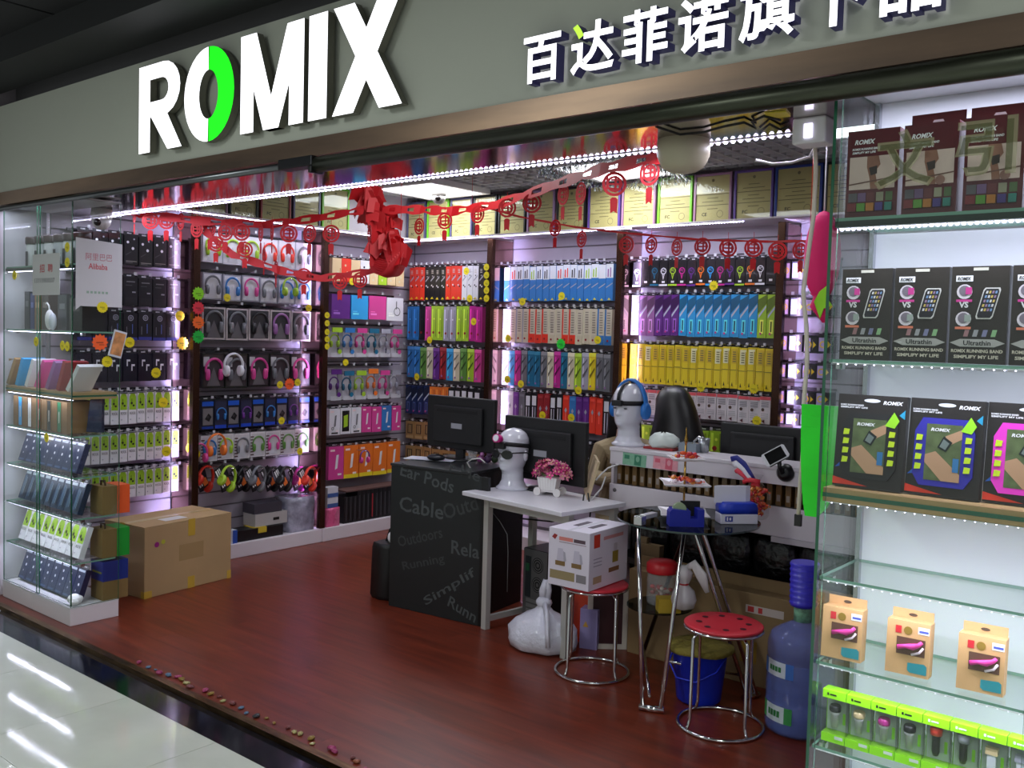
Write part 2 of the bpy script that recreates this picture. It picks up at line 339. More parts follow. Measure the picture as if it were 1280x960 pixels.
def style(st, c, w, h, d):
    k = (st, c, round(w, 3), round(h, 3))
    if k in _st: return _st[k]
    if st == 'swoosh': me = P(w, h, d, c, [('p', [(.15, .55), (.85, .68), (.85, .74), (.15, .60)], 'S'), ('c', .35, .44, .12, 'W' if c != 'W' else 'K'), ('c', .62, .40, .12, 'K' if c != 'K' else 'W'), ('c', .5, .72, .10, 'K' if c != 'K' else 'S'), ('p', [(.2, .03), (.8, .03), (.5, .10)], 'Y')] + stripes(3, .80, .93, (200, 196, 190), .3, .7))
    elif st == 'foil': me = P(w, h, d, c, [('r', .12, .30, .06, .92, tuple(min(255, int(v*1.25+18)) for v in CN[c][1])), ('r', .72, .82, .1, .9, tuple(int(v*.7) for v in CN[c][1])), ('c', .4, .22, .16, 'D'), ('c', .5, .62, .10, tuple(min(255, int(v*1.3+25)) for v in CN[c][1]))])
    elif st == 'twoblue': me = P(w, h, d, 'B', [('r', 0, 1, .62, 1, (222, 228, 235)), ('r', .2, .38, .64, .86, c), ('r', .55, .7, .64, .90, c), ('p', [(.05, .34), (.95, .46), (.95, .49), (.05, .37)], 'S'), ('p', [(.3, .02), (.75, .02), (.52, .08)], 'Y')])
    elif st == 'list': me = P(w, h, d, (214, 204, 182), [('r', 0, .2, 0, 1, c), ('r', .2, 1, 0, .26, c if c in ('R', 'B') else (206, 196, 170))] + stripes(9, .32, .95, (150, 140, 128), .35, .8) + [('c', .5, .12, .14, 'D')])
    elif st == 'tubebag': me = P(w, h, d, c, [('r', .0, 1., .9, 1., tuple(min(255, v+40) for v in CN[c][1])), ('r', .2, .34, .08, .86, tuple(min(255, int(v*1.2+30)) for v in CN[c][1])), ('p', [(.2, .3), (.9, .55), (.9, .62), (.2, .4)], tuple(int(v*.55) for v in CN[c][1])), ('p', [(.1, .6), (.8, .8), (.8, .84), (.1, .68)], tuple(int(v*.6) for v in CN[c][1])), ('c', .35, .10, .13, 'F')])
    elif st == 'plain': me = P(w, h, d, c, [('p', [(.3, .58), (.5, .50), (.7, .58), (.5, .66)], 'S'), ('r', .4, .6, .3, .5, tuple(min(255, v+40) for v in CN[c][1])), ('r', .15, .85, .88, .95, tuple(min(255, v+25) for v in CN[c][1]))])
    elif st == 'kw': me = P(w, h, d, 'K', [('r', .15, .85, .64, .92, 'W'), ('r', .22, .36, .05, .6, 'W'), ('r', .62, .78, .05, .6, 'S')])
    elif st == 'logo': me = P(w, h, d, 'K', [('o', .5, .60, .26, .34, c), ('c', .5, .60, .24, (34, 34, 38)), ('t', 'PC', .33, .57, .34, .09, c), ('p', [(.34, .50), (.5, .24), (.66, .50), (.58, .50), (.5, .34), (.42, .50)], c), ('r', .35, .70, .12, .20, 'W'), ('r', 0, 1, 0, .07, c)])
    elif st == 'vert': me = P(w, h, d, c, [('p', [(0, .55), (1, .80), (1, 1), (0, .88)], tuple(int(v*.6) for v in CN[c][1])), ('p', [(.1, .45), (.95, .70), (.95, .76), (.1, .52)], (190, 200, 215)), ('r', .3, .72, .1, .42, tuple(min(255, int(v*1.2+50)) for v in CN[c][1])), ('r', .42, .58, .14, .38, tuple(int(v*.5) for v in CN[c][1])), ('c', .4, .10, .12, 'P')])
    elif st == 'yel': me = P(w, h, d, 'Y', [('r', .12, .88, .60, .95, (240, 236, 190) if c == 'W' else (222, 190, 50)), ('r', 0, 1, .44, .455, (120, 110, 40)), ('r', .78, .9, .1, .9, (200, 170, 30)), ('p', [(.2, .06), (.4, .06), (.3, .16)], 'K')] + stripes(5, .64, .92, (130, 120, 70), .3, .7))
    elif st == 'pinkw': me = P(w, h, d, (228, 222, 226), [('r', 0, 1, .88, 1, (236, 100, 110)), ('c', .3, .52, .15, (90, 70, 60)), ('p', [(.2, .10), (.5, .02), (.5, .16)], (100, 50, 60))] + stripes(4, .62, .84, (120, 116, 124), .15, .85) + stripes(3, .22, .42, (190, 186, 190), .15, .85))
    elif st == 'dotk': me = P(w, h, d, 'K', [('c', .25, .75, .09, 'W'), ('c', .62, .55, .10, 'W'), ('c', .7, .86, .06, 'S'), ('p', [(.1, .3), (.5, .42), (.5, .45), (.1, .34)], (60, 60, 64)), ('r', .1, .9, .10, .13, (120, 118, 112)), ('r', .1, .6, .06, .08, (90, 90, 90))])
    elif st == 'leather': me = P(w, h, d, 'K', [('r', .2, .8, .82, .86, (110, 110, 112)), ('r', .15, .6, .7, .73, (70, 70, 74)), ('r', .6, .85, .45, .5, (140, 140, 146)), ('r', .1, .9, .06, .3, (32, 32, 36))])
    elif st == 'bluebase': me = P(w, h, d, 'K', [('r', 0, 1, 0, .12, (50, 56, 130)), ('c', .5, .82, .12, 'A'), ('r', .2, .25, .2, .5, 'A'), ('r', .6, .66, .25, .6, (80, 100, 160)), ('o', .5, .82, .16, .2, 'S')])
    elif st == 'note': me = P(w, h, d, (22, 20, 34), [('r', .25, .33, .55, .75, 'W'), ('r', .25, .5, .72, .79, 'W'), ('r', .58, .66, .38, .58, 'W'), ('r', .58, .82, .55, .62, 'W')])
    elif st == 'rock': me = P(w, h, d, (226, 224, 228), [('p', [(.06, .45), (.94, .45), (.94, .86), (.76, .96), (.24, .96), (.06, .86)], (150, 190, 40)), ('c', .38, .66, .14, 'K'), ('c', .62, .58, .13, 'K'), ('r', .35, .42, .6, .8, 'K'), ('t', 'ROCK', .14, .30, .72, .085, 'K'), ('r', .16, .3, .12, .16, 'S'), ('r', 0, 1, .965, 1, (90, 90, 92))])
    elif st == 'navyd': me = P(w, h, d, (26, 36, 74), [('r', .1, .9, .9, .97, (190, 200, 215)), ('c', .4, .74, .09, 'W'), ('c', .6, .5, .09, 'W'), ('c', .45, .3, .07, 'S'), ('r', .15, .85, .04, .1, (60, 80, 120))])
    elif st == 'navyb': me = P(w, h, d, (34, 48, 70), [('r', .12, .88, .86, .95, (170, 184, 190)), ('r', .2, .42, .12, .8, (64, 88, 112)), ('r', .5, .56, .15, .75, (130, 150, 160)), ('r', .7, .86, .1, .7, (20, 28, 44))])
    elif st == 'flat': me = P(w, h, d, c, [('r', .1, .45, .18, .26, tuple(min(255, v+70) for v in CN[c][1])), ('r', .1, .35, .30, .34, tuple(min(255, v+50) for v in CN[c][1]))] + ([('o', .62, .4, .16, .2, 'A'), ('r', .55, .6, .5, .85, 'A')] if c == 'W' else []), tab=False)
    elif st == 'cream': me = P(w, h, d, c, [('c', .4, .7, .1, 'K' if c == 'W' else 'Q'), ('c', .6, .4, .1, 'K' if c == 'W' else 'C'), ('c', .4, .2, .1, 'K' if c == 'W' else 'C')])
    elif st == 'kraft': me = P(w, h, d, 'E', [('r', .2, .8, .3, .85, (90, 66, 44)), ('r', .35, .45, .36, .8, (190, 160, 110)), ('r', .55, .65, .36, .8, (190, 160, 110)), ('r', .1, .9, .05, .2, (190, 156, 110))])
    elif st == 'usbcard': me = P(w, h, d, c, [('p', [(.42, .30), (.58, .34), (.66, .76), (.50, .74)], (232, 232, 236)), ('r', .1, .4, .86, .92, (250, 220, 220)), ('r', .6, .85, .12, .18, (250, 235, 235))] + ([('r', 0, 1, 0, .12, 'Y')] if c == 'O' else []) + ([('o', .3, .25, .08, .12, 'K'), ('r', .2, .8, .05, .1, 'K'), ('p', [(.42, .30), (.58, .34), (.66, .76), (.50, .74)], (120, 120, 126))] if c == 'W' else []))
    elif st == 'phone': me = P(w, h, d, 'W', [('r', .15, .85, .1, .9, 'K'), ('p', [(.3, .25), (.7, .3), (.7, .75), (.3, .7)], 'L')])
    elif st == 'eye': me = P(w, h, d, (30, 32, 44), [('r', .04, .96, .80, .96, (30, 90, 200)), ('r', .1, .9, .14, .72, (120, 116, 118)), ('p', [(.25, .35), (.6, .25), (.8, .42), (.55, .55)], 'K'), ('c', .5, .42, .10, (60, 56, 60)), ('r', .04, .96, .0, .09, (30, 60, 150))])
    elif st == 'yelbox': me = P(w, h, d, (26, 26, 34), [('r', .06, .5, .1, .9, (190, 180, 230)), ('o', .34, .5, .16, .24, 'Y'), ('r', .62, .66, .2, .8, 'A'), ('p', [(.68, .3), (.9, .5), (.68, .7)], 'Y')], tab=False)
    _st[k] = me; return me
hookm = CHROME
_hk = {}
def rail(wall, a0, a1, z, n, label):
    L = a1-a0; dep = .20
    loc, rot = ((a0, YB, z), 0) if wall == 'B' else ((XL, a0, z), PI/2)
    t = thing('hook_rail', loc, rot, label, 'rail', 'hook rails on the shop walls')
    part('crossbar', MB().box(0, L, -.035, -.020, .0, .016, M((46, 44, 48), .35, .6)).box(.02, .03, -.02, 0, 0, .016, DARK).box(L-.03, L-.02, -.02, 0, 0, .016, DARK), t)
    me = _hk.setdefault(1, MB().tube([(0, -.03, .012), (0, -dep+.02, .014), (0, -dep, .026)], .0022, hookm, 5).box(-.009, .009, -dep-.004, -dep-.002, .010, .028, M((190, 190, 196), .4)).mesh('hook'))
    for i in range(n): inst('hook', me, t, (L*(i+.5)/n, 0, 0))
PB, PL_ = 5.49, -5.57            # front planes of the hanging goods
def row(wall, px0, px1, yt, yb, xr, items, what, where, group, d=.05, gap=.06, jz=.004, nohook=False, name='hang_pack', fill=.95):
    """items: list of (style, colour code). px0..px1 horizontal extent, (xr,yt)-(xr,yb) vertical extent in photo pixels on the goods' plane"""
    if wall == 'B': a0, a1 = onY(px0, 400, PB).x, onY(px1, 400, PB).x; z1, z0 = onY(xr, yt, PB).z, onY(xr, yb, PB).z
    else: a0, a1 = onX(px0, 450, PL_).y, onX(px1, 450, PL_).y; z1, z0 = onX(xr, yt, PL_).z, onX(xr, yb, PL_).z
    n = len(items); p = (a1-a0)/n; w = p*fill; h = z1-z0-(0 if nohook else .02)
    for i, (st, c) in enumerate(items):
        a = a0+p*(i+.5); z = z0+random.uniform(-jz, jz); me = style(st, c, w, h, d); r = random.uniform(-.05, .05)
        loc, rot = ((a, PB+d/2, z), r) if wall == 'B' else ((PL_-d/2, a, z), PI/2+r)
        nm = CN[c][0]
        inst(name, me, None, loc, rot, '%s %s %s' % (nm, what, where), 'package', group)
    if not nohook: rail(wall, a0, a1, z0+h+.004, n, 'chrome hook rail of the %s %s' % (what.split(', ')[-1], where))
def seq(st, s): return [(st, ch) for ch in s.replace(' ', '')]
cA, cB, cC = 'in the corner bay of the back wall', 'in the middle bay of the back wall', 'in the bay of yellow packs'
row('B', 511, 604, 330, 375, 560, seq('swoosh', 'RRRKKKKRRRWWWK'), 'hang pack with a swoosh, top row', cA, 'top row packs in the corner bay')
row('B', 509, 603, 380, 426, 560, seq('foil', 'BBKPLLSSLLMM'), 'glossy sleeve, second row', cA, 'second row sleeves in the corner bay')
row('B', 510, 603, 432, 475, 560, seq('tubebag', 'BBGCVDUCGLP'), 'patterned tube bag, third row', cA, 'third row bags in the corner bay')
row('B', 509, 603, 480, 519, 540, seq('vert', 'NNNN')+seq('foil', 'OOO')+seq('kw', 'WWWWW'), 'slim pack, fourth row', cA, 'fourth row packs in the corner bay')
row('B', 510, 603, 525, 550, 530, seq('kraft', 'EEEEEEEE'), 'earphone card, fifth row', cA, 'kraft cards in the corner bay')
row('B', 510, 603, 556, 584, 530, seq('kraft', 'EEEEEEEE'), 'earphone card, sixth row', cA, 'kraft cards in the corner bay')
row('B', 629, 765, 329, 376, 680, [('twoblue', c) for c in 'WRKKLKKWRRKKLLWF'], 'and blue cable pack, top row', cB, 'blue and white packs in the middle bay')
row('B', 629, 765, 383, 429, 680, [('list', c) for c in 'WWSSRRRCCRRCCCBB'], 'edged cable box, second row', cB, 'cable boxes in the middle bay')
row('B', 629, 765, 436, 484, 680, seq('tubebag', 'WUMATTACMTCLSYAA'), 'patterned tube bag, third row', cB, 'tube bags in the middle bay')
row('B', 629, 766, 489, 536, 680, seq('plain', 'WW')+seq('plain', 'VA')+[('kw', 'K')]*2+seq('plain', 'DD')+[('kw', 'K')]*2+seq('plain', 'RBVVRR')+[('kw', 'K')], 'flat sleeve, fourth row', cB, 'flat sleeves in the middle bay')
row('B', 629, 766, 546, 590, 680, seq('plain', 'KAKDRKVBKRRKKA'), 'flat sleeve, fifth row', cB, 'flat sleeves in the middle bay')
row('B', 789, 968, 321, 357, 880, [('logo', c) for c in 'WKTWLMVOUMVLOWK'], 'drop emblem on a black box, top row', cC, 'black emblem boxes on the back wall')  # first W emblem stands for LED glare, put into its colour
row('B', 789, 970, 365, 421, 880, seq('vert', 'WFFVVVUUUUUUUUULL'), 'slanted print pack, second row', cC, 'slanted print packs on the back wall')  # leading W pack is whitened by LED glare, put in as pack colour
row('B', 789, 969, 429, 484, 880, [('yel', c) for c in 'YYWYYYYYWYYWWYWWYY'], 'label on a tall yellow pack, third row', cC, 'tall yellow packs on the back wall')
row('B', 789, 968, 489, 526, 900, seq('pinkw', 'WWWWWWWWWWWWWW'), 'pack with a pink top edge, fourth row', cC, 'white and pink packs on the back wall')
row('B', 789, 968, 534, 565, 880, seq('foil', 'LLLLLLLLLL'), 'pack, fifth row', cC, 'lime packs behind the counter')
for a, b in ((322, 349), (368, 395), (415, 440), (450, 473), (484, 506), (512, 531)):
    row('B', 987, 1042, a, b, 990, seq('yelbox', 'KKK'), 'box with a yellow arrow emblem, hung', 'beyond the yellow packs', 'black boxes beside the glass cabinet', d=.10)
# left wall, first bay: black accessories and green and white packs
l1 = 'of the left wall front bay'
for st, a, b, xr, nm in (('dotk', 292, 333, 180, 'accessory pack with white dots, top row'), ('leather', 344, 383, 180, 'leather look pack, second row'), ('bluebase', 388, 426, 180, 'pack with a blue base, third row'), ('note', 438, 476, 180, 'pack with white note marks, fourth row')):
    row('L', 95, 225, a, b, xr, seq(st, 'KKKKKKK'), nm, l1, 'black packs on the left wall', fill=.93)
for i, (a, b) in enumerate(((485, 527), (534, 573), (580, 617))):
    row('L', 102, 225, a, b, 200, seq('rock', 'L'*11), 'and white earphone pack, %s row' % ('fifth', 'sixth', 'seventh')[i], l1, 'lime and white packs on the left wall', fill=.86)
# ------------------------------------------------------------------ boxed headphones
def phones(m, s, y, band, cup, dep=1., n=18):
    """headphones standing in the xz plane, about s wide, centred at x=0,z=0"""
    a = [(.46*s*math.cos(PI*(-.10+1.2*j/(n-1))), y, .12*s+.50*s*math.sin(PI*(-.10+1.2*j/(n-1)))) for j in range(n)]
    m.tube(a, .062*s, band, 8, ry=.075*s*dep)
    for q in (-1, 1):
        c = (.36*s*q, y, -.12*s)
        m.rings([[(c[0]+q*(t-.5)*.16*s, y+.20*s*math.cos(2*PI*j/14)*r*dep, c[2]+.27*s*math.sin(2*PI*j/14)*r) for j in range(14)] for t, r in ((-.2, .8), (0, 1), (.8, 1), (1.1, .75))], cup)
    return m
_hb = {}
def hpbox(w, h, d, frame, card, hp, loc, rot, label, group, tri=True, extra=()):
    k = (w, h, d, frame, card, hp, tri, extra)
    if k not in _hb:
        m = MB().box(-w/2, w/2, -d/2, d/2, 0, h, cm(frame)).box(-w*.2, w*.2, -.001, .001, h, h+.018, DARK)
        c = MB(); y = -d/2-.001; c.rect(-w*.44, w*.44, h*.05, h*.95, y, cm(card))
        if tri: c.flat([(-w*.3, h*.06), (w*.3, h*.06), (0, h*.6)], y-.001, M((205, 205, 212) if card[0] > 150 else (104, 100, 104), .4))
        for e in extra: c.rect(-w/2+w*e[0], -w/2+w*e[1], h*e[2], h*e[3], y-.0015, cm(e[4]))
        p = phones(MB(), min(w, h)*.84, 0, cm(hp), cm(hp), .35); p.xf(Matrix.Translation((0, y-.009, h*.46)))
        _hb[k] = (m.mesh('headphone_box'), c.mesh('card'), p.mesh('headphones'))
    a, b, c = _hb[k]; o = inst('headphone_box', a, None, loc, rot, label, 'headphone box', group)
    inst('card', b, o); inst('headphones', c, o)
def hrow(px0, px1, yt, yb, xr, cols, frame, card, what, where, group, tri=True, extra=(), d=.09, fill=.95):
    a0, a1 = onX(px0, 450, PL_).y, onX(px1, 450, PL_).y; z1, z0 = onX(xr, yt, PL_).z, onX(xr, yb, PL_).z
    p = (a1-a0)/len(cols); w = p*fill
    for i, c in enumerate(cols):
        hpbox(w, z1-z0, d, frame, card, c, (PL_-d/2, a0+p*(i+.5), z0+random.uniform(-.003, .003)), PI/2+random.uniform(-.03, .03), '%s headphones %s %s' % (CN[c][0], what, where), group, tri, extra)
    rail('L', a0, a1, z1+.012, len(cols), 'chrome hook rail of the %s %s' % (what.split(', ')[-1], where))
l2 = 'of the left wall middle bay'
hrow(252, 388, 296, 332, 310, 'LLLRRA', 'W', (232, 232, 236), 'in a white box, top row', l2, 'white headphone boxes, top row')
hrow(252, 388, 345, 377, 310, 'ABPABB', 'S', (222, 222, 228), 'in a pale box, second row', l2, 'pale headphone boxes, second row')
hrow(252, 388, 386, 425, 310, 'AAKFA', (200, 190, 192), (52, 50, 54), 'in a grey framed box, third row', l2, 'grey framed headphone boxes')
hrow(252, 388, 442, 484, 310, 'PAPAP', 'K', (60, 50, 56), 'in a black box, fourth row', l2, 'black headphone boxes, fourth row', extra=((.04, .30, .62, .9, (190, 190, 196)),))
a0, a1 = onX(252, 450, PL_).y, onX(388, 450, PL_).y; z1, z0 = onX(310, 495, PL_).z, onX(310, 533, PL_).z; pw_ = (a1-a0)/9
for i in range(9):
    if i % 2 == 0: inst('hang_pack', style('eye', 'B', pw_*.95, z1-z0-.02, .06), None, (PL_-.03, a0+pw_*(i+.5), z0), PI/2+random.uniform(-.03, .03), 'blue headed mask photo card, fifth row '+l2, 'package', 'blue headed cards on the left wall')
    else: hpbox(pw_*.95, z1-z0-.02, .06, (34, 36, 52), (46, 48, 74), 'BVBV'[i//2], (PL_-.03, a0+pw_*(i+.5), z0), PI/2+random.uniform(-.03, .03), '%s headphones in a dark blue box, fifth row %s' % (CN['BVBV'[i//2]][0], l2), 'dark headphone boxes, fifth row', False, ((.04, .96, .0, .12, (30, 70, 190)),))
rail('L', a0, a1, z1-.014, 9, 'chrome hook rail of the fifth row '+l2)
hrow(252, 388, 541, 572, 310, 'BLAGPGG', (226, 222, 226), (206, 202, 206), 'in a white striped box, sixth row', l2, 'striped headphone boxes', extra=tuple((.0, .22, .08+.12*i, .13+.12*i, (90, 60, 60)) for i in range(7)))
# third bay
l3 = 'of the left wall corner bay'
row('L', 413, 503, 322, 354, 450, seq('cream', 'QRQWQLQQ'), 'slim box, top row', l3, 'slim boxes on the left wall')
row('L', 413, 503, 366, 399, 450, [('flat', 'V'), ('flat', 'U'), ('flat', 'P'), ('flat', 'W')], 'flat box, second row', l3, 'flat square boxes on the left wall', d=.04)
_cp = {}
def clear_row(px0, px1, yt, yb, xr, cols, rw):
    a0, a1 = onX(px0, 450, PL_).y, onX(px1, 450, PL_).y; z1, z0 = onX(xr, yt, PL_).z, onX(xr, yb, PL_).z; p = (a1-a0)/len(cols); w, h, d = p*.94, z1-z0-.02, .07
    for i, c in enumerate(cols):
        if c not in _cp:
            m = MB().box(-w/2, w/2, -d/2, d/2, 0, h, FILM); b = MB().box(-w/2+.004, w/2-.004, d/2-.006, d/2-.003, .004, h-.03, M((206, 204, 212), .5)).rect(-w*.45, w*.45, .004, h*.16, -d/2+.002, M((222, 222, 230), .4))
            hd = MB().box(-w*.42, w*.42, -d/2-.003, -d/2+.004, h*.84, h, cm(c)); e = MB().disc(w*.22, h*.20, w*.16, -d/2-.002, cm(c))
            q = phones(MB(), w*.82, 0, cm(c), cm(c), .7); q.xf(Matrix.Translation((0, -.005, h*.5)))
            _cp[c] = [x.mesh(n) for x, n in ((m, 'clear_pack'), (b, 'backing_card'), (hd, 'header'), (q, 'headphones'), (e, 'sticker'))]
        o = inst('clear_pack', _cp[c][0], None, (PL_-d/2, a0+p*(i+.5), z0), PI/2+random.uniform(-.03, .03), '%s headphones in a clear hanging pack, %s row %s' % (CN[c][0], rw, l3), 'headphone pack', 'clear headphone packs on the left wall')
        for nm, me in zip(('backing_card', 'header', 'headphones', 'sticker'), _cp[c][1:]): inst(nm, me, o)
    rail('L', a0, a1, z1+.0, len(cols), 'chrome hook rail carrying the %s row of clear headphone packs' % rw)
clear_row(413, 503, 407, 447, 450, 'LBPTSP', 'third')
clear_row(413, 503, 458, 500, 450, 'VTLOPS', 'fourth')
row('L', 413, 503, 506, 541, 450, [('usbcard', 'W'), ('phone', 'K'), ('usbcard', 'W'), ('usbcard', 'P'), ('usbcard', 'P'), ('usbcard', 'B'), ('usbcard', 'P')], 'power bank card, fifth row', l3, 'power bank cards on the left wall')
row('L', 413, 503, 553, 596, 450, seq('usbcard', 'POOOO'), 'power bank card, sixth row', l3, 'power bank cards on the left wall')
# sample headphones hanging in front of the boxes
def sample(px, py, s, band, cup, label, rz=PI/2, plane=-5.47):
    c = onX(px, py, plane)
    o = inst('headphones', None, None, (c.x, c.y, c.z), rz, label, 'headphones', 'sample headphones hung on the left wall')
    part('peg', MB().tube([(0, -.02, .57*s), (0, XL*-1+plane, .57*s)], .003, CHROME, 6), o)
    n = 18
    a = [(.46*s*math.cos(PI*(-.10+1.2*j/(n-1))), 0, .12*s+.50*s*math.sin(PI*(-.10+1.2*j/(n-1)))) for j in range(n)]
    part('headband', MB().tube(a, .05*s, cm(band), 8, ry=.07*s), o)
    for q in (-1, 1):
        part('ear_cup', MB().rings([[(.36*s*q+q*(t-.5)*.2*s, .19*s*math.cos(2*PI*j/16)*r, -.12*s+.24*s*math.sin(2*PI*j/16)*r) for j in range(16)] for t, r in ((0, .75), (.12, 1), (.7, 1), (1, .7))], cm(cup)), o)
    return o
sample(292, 460, .155, 'W', 'W', 'white headphones hung before the pink boxed headphones')
sample(271, 560, .15, 'O', 'O', 'orange headphones hung before the striped boxes')
sample(363, 362, .13, 'L', 'L', 'lime and blue headphones hung before the pale boxes')
sample(456, 573, .10, 'V', 'P', 'purple headphones hung before the orange cards')
sample(249, 570, .13, 'P', 'P', 'pink headphones hung beside the bronze post')
for i, (px, c) in enumerate(((256, 'R'), (284, 'L'), (304, 'K'), (322, 'A'), (340, 'K'), (356, 'K'), (374, 'M'), (387, 'R'))):
    o = sample(px, 601, .165, c, c, '%s headphones with barcode cards in the lowest hanging row' % CN[c][0], PI/2+.4, -5.455 if i % 2 else -5.60)
    o.rotation_euler = (0, .55, PI/2+.35)
    for k in range(3): part('barcode_card', MB().box(-.045, .045, -.001, .001, -.07, .09, M((26, 26, 30), .4)).rect(-.038, -.026, -.05, .08, -.0016, WHITE).rect(-.019, -.009, -.05, .08, -.0016, WHITE).rect(-.003, .004, .02, .08, -.0016, WHITE).rect(.0, .04, -.06, -.01, -.0016, M((235, 120, 50), .5)), o, loc=(-.03+.03*k, .012+.016*k, .005*k), rot=(0, -1.0+.12*k, -.2))
rail('L', 3.52, 4.36, onX(310, 576, PL_).z, 8, 'chrome hook rail carrying the lowest row of sample headphones')
# ================================================================== GLASS CABINETS
def pane(m, x0, x1, y0, y1, z0, z1, mat=GLASS, edge=GEDGE):
    ext = (x1-x0, y1-y0, z1-z0); ax = ext.index(min(ext)); b = len(m.f)
    m.box(x0, x1, y0, y1, z0, z1, edge)
    big = {0: (4, 5), 1: (2, 3), 2: (0, 1)}[ax]
    for k in big: m.m[b+k] = m.mi(mat)
    return m
SH = [.093, .32, .55, .764, .977, 1.199, 1.515, 1.858, 2.185]
def cabinet(x0, x1, y0, y1, label, back, thick, panes, side_back):
    t = thing('glass_cabinet', (x0, y0, 0), 0, label, 'display cabinet'); W, D = x1-x0, y1-y0
    part('plinth', MB().box(0, W*.46-.001, 0, D, 0, .085, plm).box(W*.46+.001, W, 0, D, 0, .085, plm), t, bevel=.002)
    part('base_board', MB().box(0, W, 0, D, .0855, .093, M((214, 212, 216), .3)), t)
    part('side_pane', pane(MB(), 0, .008, .004, D, .094, 2.185), t); part('side_pane', pane(MB(), W-.008, W, .004, D, .094, 2.185), t)
    for a, b, dy in panes: part('sliding_pane', pane(MB(), W*a, W*b, dy, dy+.006, .10, 2.18), t)
    for z in SH[1:-1]:
        if z in thick: part('shelf', MB().box(.010, W-.010, .014, D-.012, z-.034, z-.022, M((170, 140, 96), .4)).box(.010, W-.010, .012, D-.012, z-.022, z-.012, GEDGE).box(.010, W-.010, .014, D-.012, z-.012, z, M((170, 140, 96), .4)), t)
        else: part('shelf', pane(MB(), .010, W-.010, .016, D-.014, z-.008, z, GLASS, GEDGE2), t)
        if z == 1.858: part('light_bar', MB().box(.012, W-.012, .010, .030, 1.8355, 1.8495, M((30, 44, 36), .4)), t)
        for q in (.011, W-.027): part('shelf_clip', MB().box(q, q+.016, .06, .08, z-.024, z-.0085 if z not in thick else z-.0345, CHROME), t)
    part('top_board', MB().box(0, W, 0, D, 2.1855, 2.193, M((200, 198, 202), .3)), t)
    if back: part('back_panel', MB().box(.0085, W-.0085, D-.011, D-.003, .094, 2.185, M((236, 238, 244), .45)), t)
    for q in ((.010, W-.022) if back else (.010,)): part('corner_profile', MB().box(q, q+.012, D-.030, D-.0115, .094, 2.185, M((190, 192, 198), .25, .9)), t)
    return t
RX0, RX1, CY0, CY1 = -.885, .20, 2.27, 2.56
cabinet(RX0, RX1, CY0, CY1, 'lit glass display cabinet of armband packs and boxes at the shop entrance', True, (1.199,), ((.02, .50, -.0), (.44, .98, .0065)), 0)
LX0, LX1 = -5.565, -4.76
cabinet(LX0, LX1, CY0, 2.53, 'glass display cabinet of leaning packs beside the cardboard carton', False, (1.199,), ((.01, .56, .0), (.50, .99, .0065)), 0)
wlab = 'white led strip under the %s shelf of the lit entrance cabinet'
led_strip((RX0+.02, CY0+.018, 1.8315), (RX1-.02, CY0+.018, 1.8315), 76, wlab % 'top', .0045, 3.2)
for z, nm, pw in ((2.1830, 'roof above the top', 6.), (1.505, 'second', 2.2), (1.163, 'thick third', 2.6), (.967, 'fourth', 2.0), (.754, 'fifth', 1.8), (.540, 'sixth', 1.6)):
    y = CY0+.020 if z < 2 else CY0+.10
    led_strip((RX0+.02, y, z), (RX1-.02, y, z), 48, wlab % nm, .0018, pw)
for z, nm in ((2.1830, 'roof above the top'), (1.8315, 'top'), (1.505, 'second'), (1.163, 'thick third'), (.967, 'fourth'), (.754, 'fifth'), (.540, 'sixth'), (.310, 'lowest')):
    led_strip((LX0+.02, CY0+.022, z), (LX1-.02, CY0+.022, z), 42, 'white led strip under the %s shelf of the cabinet by the carton' % nm, .0030, .9 if z < 2 else 1.6)
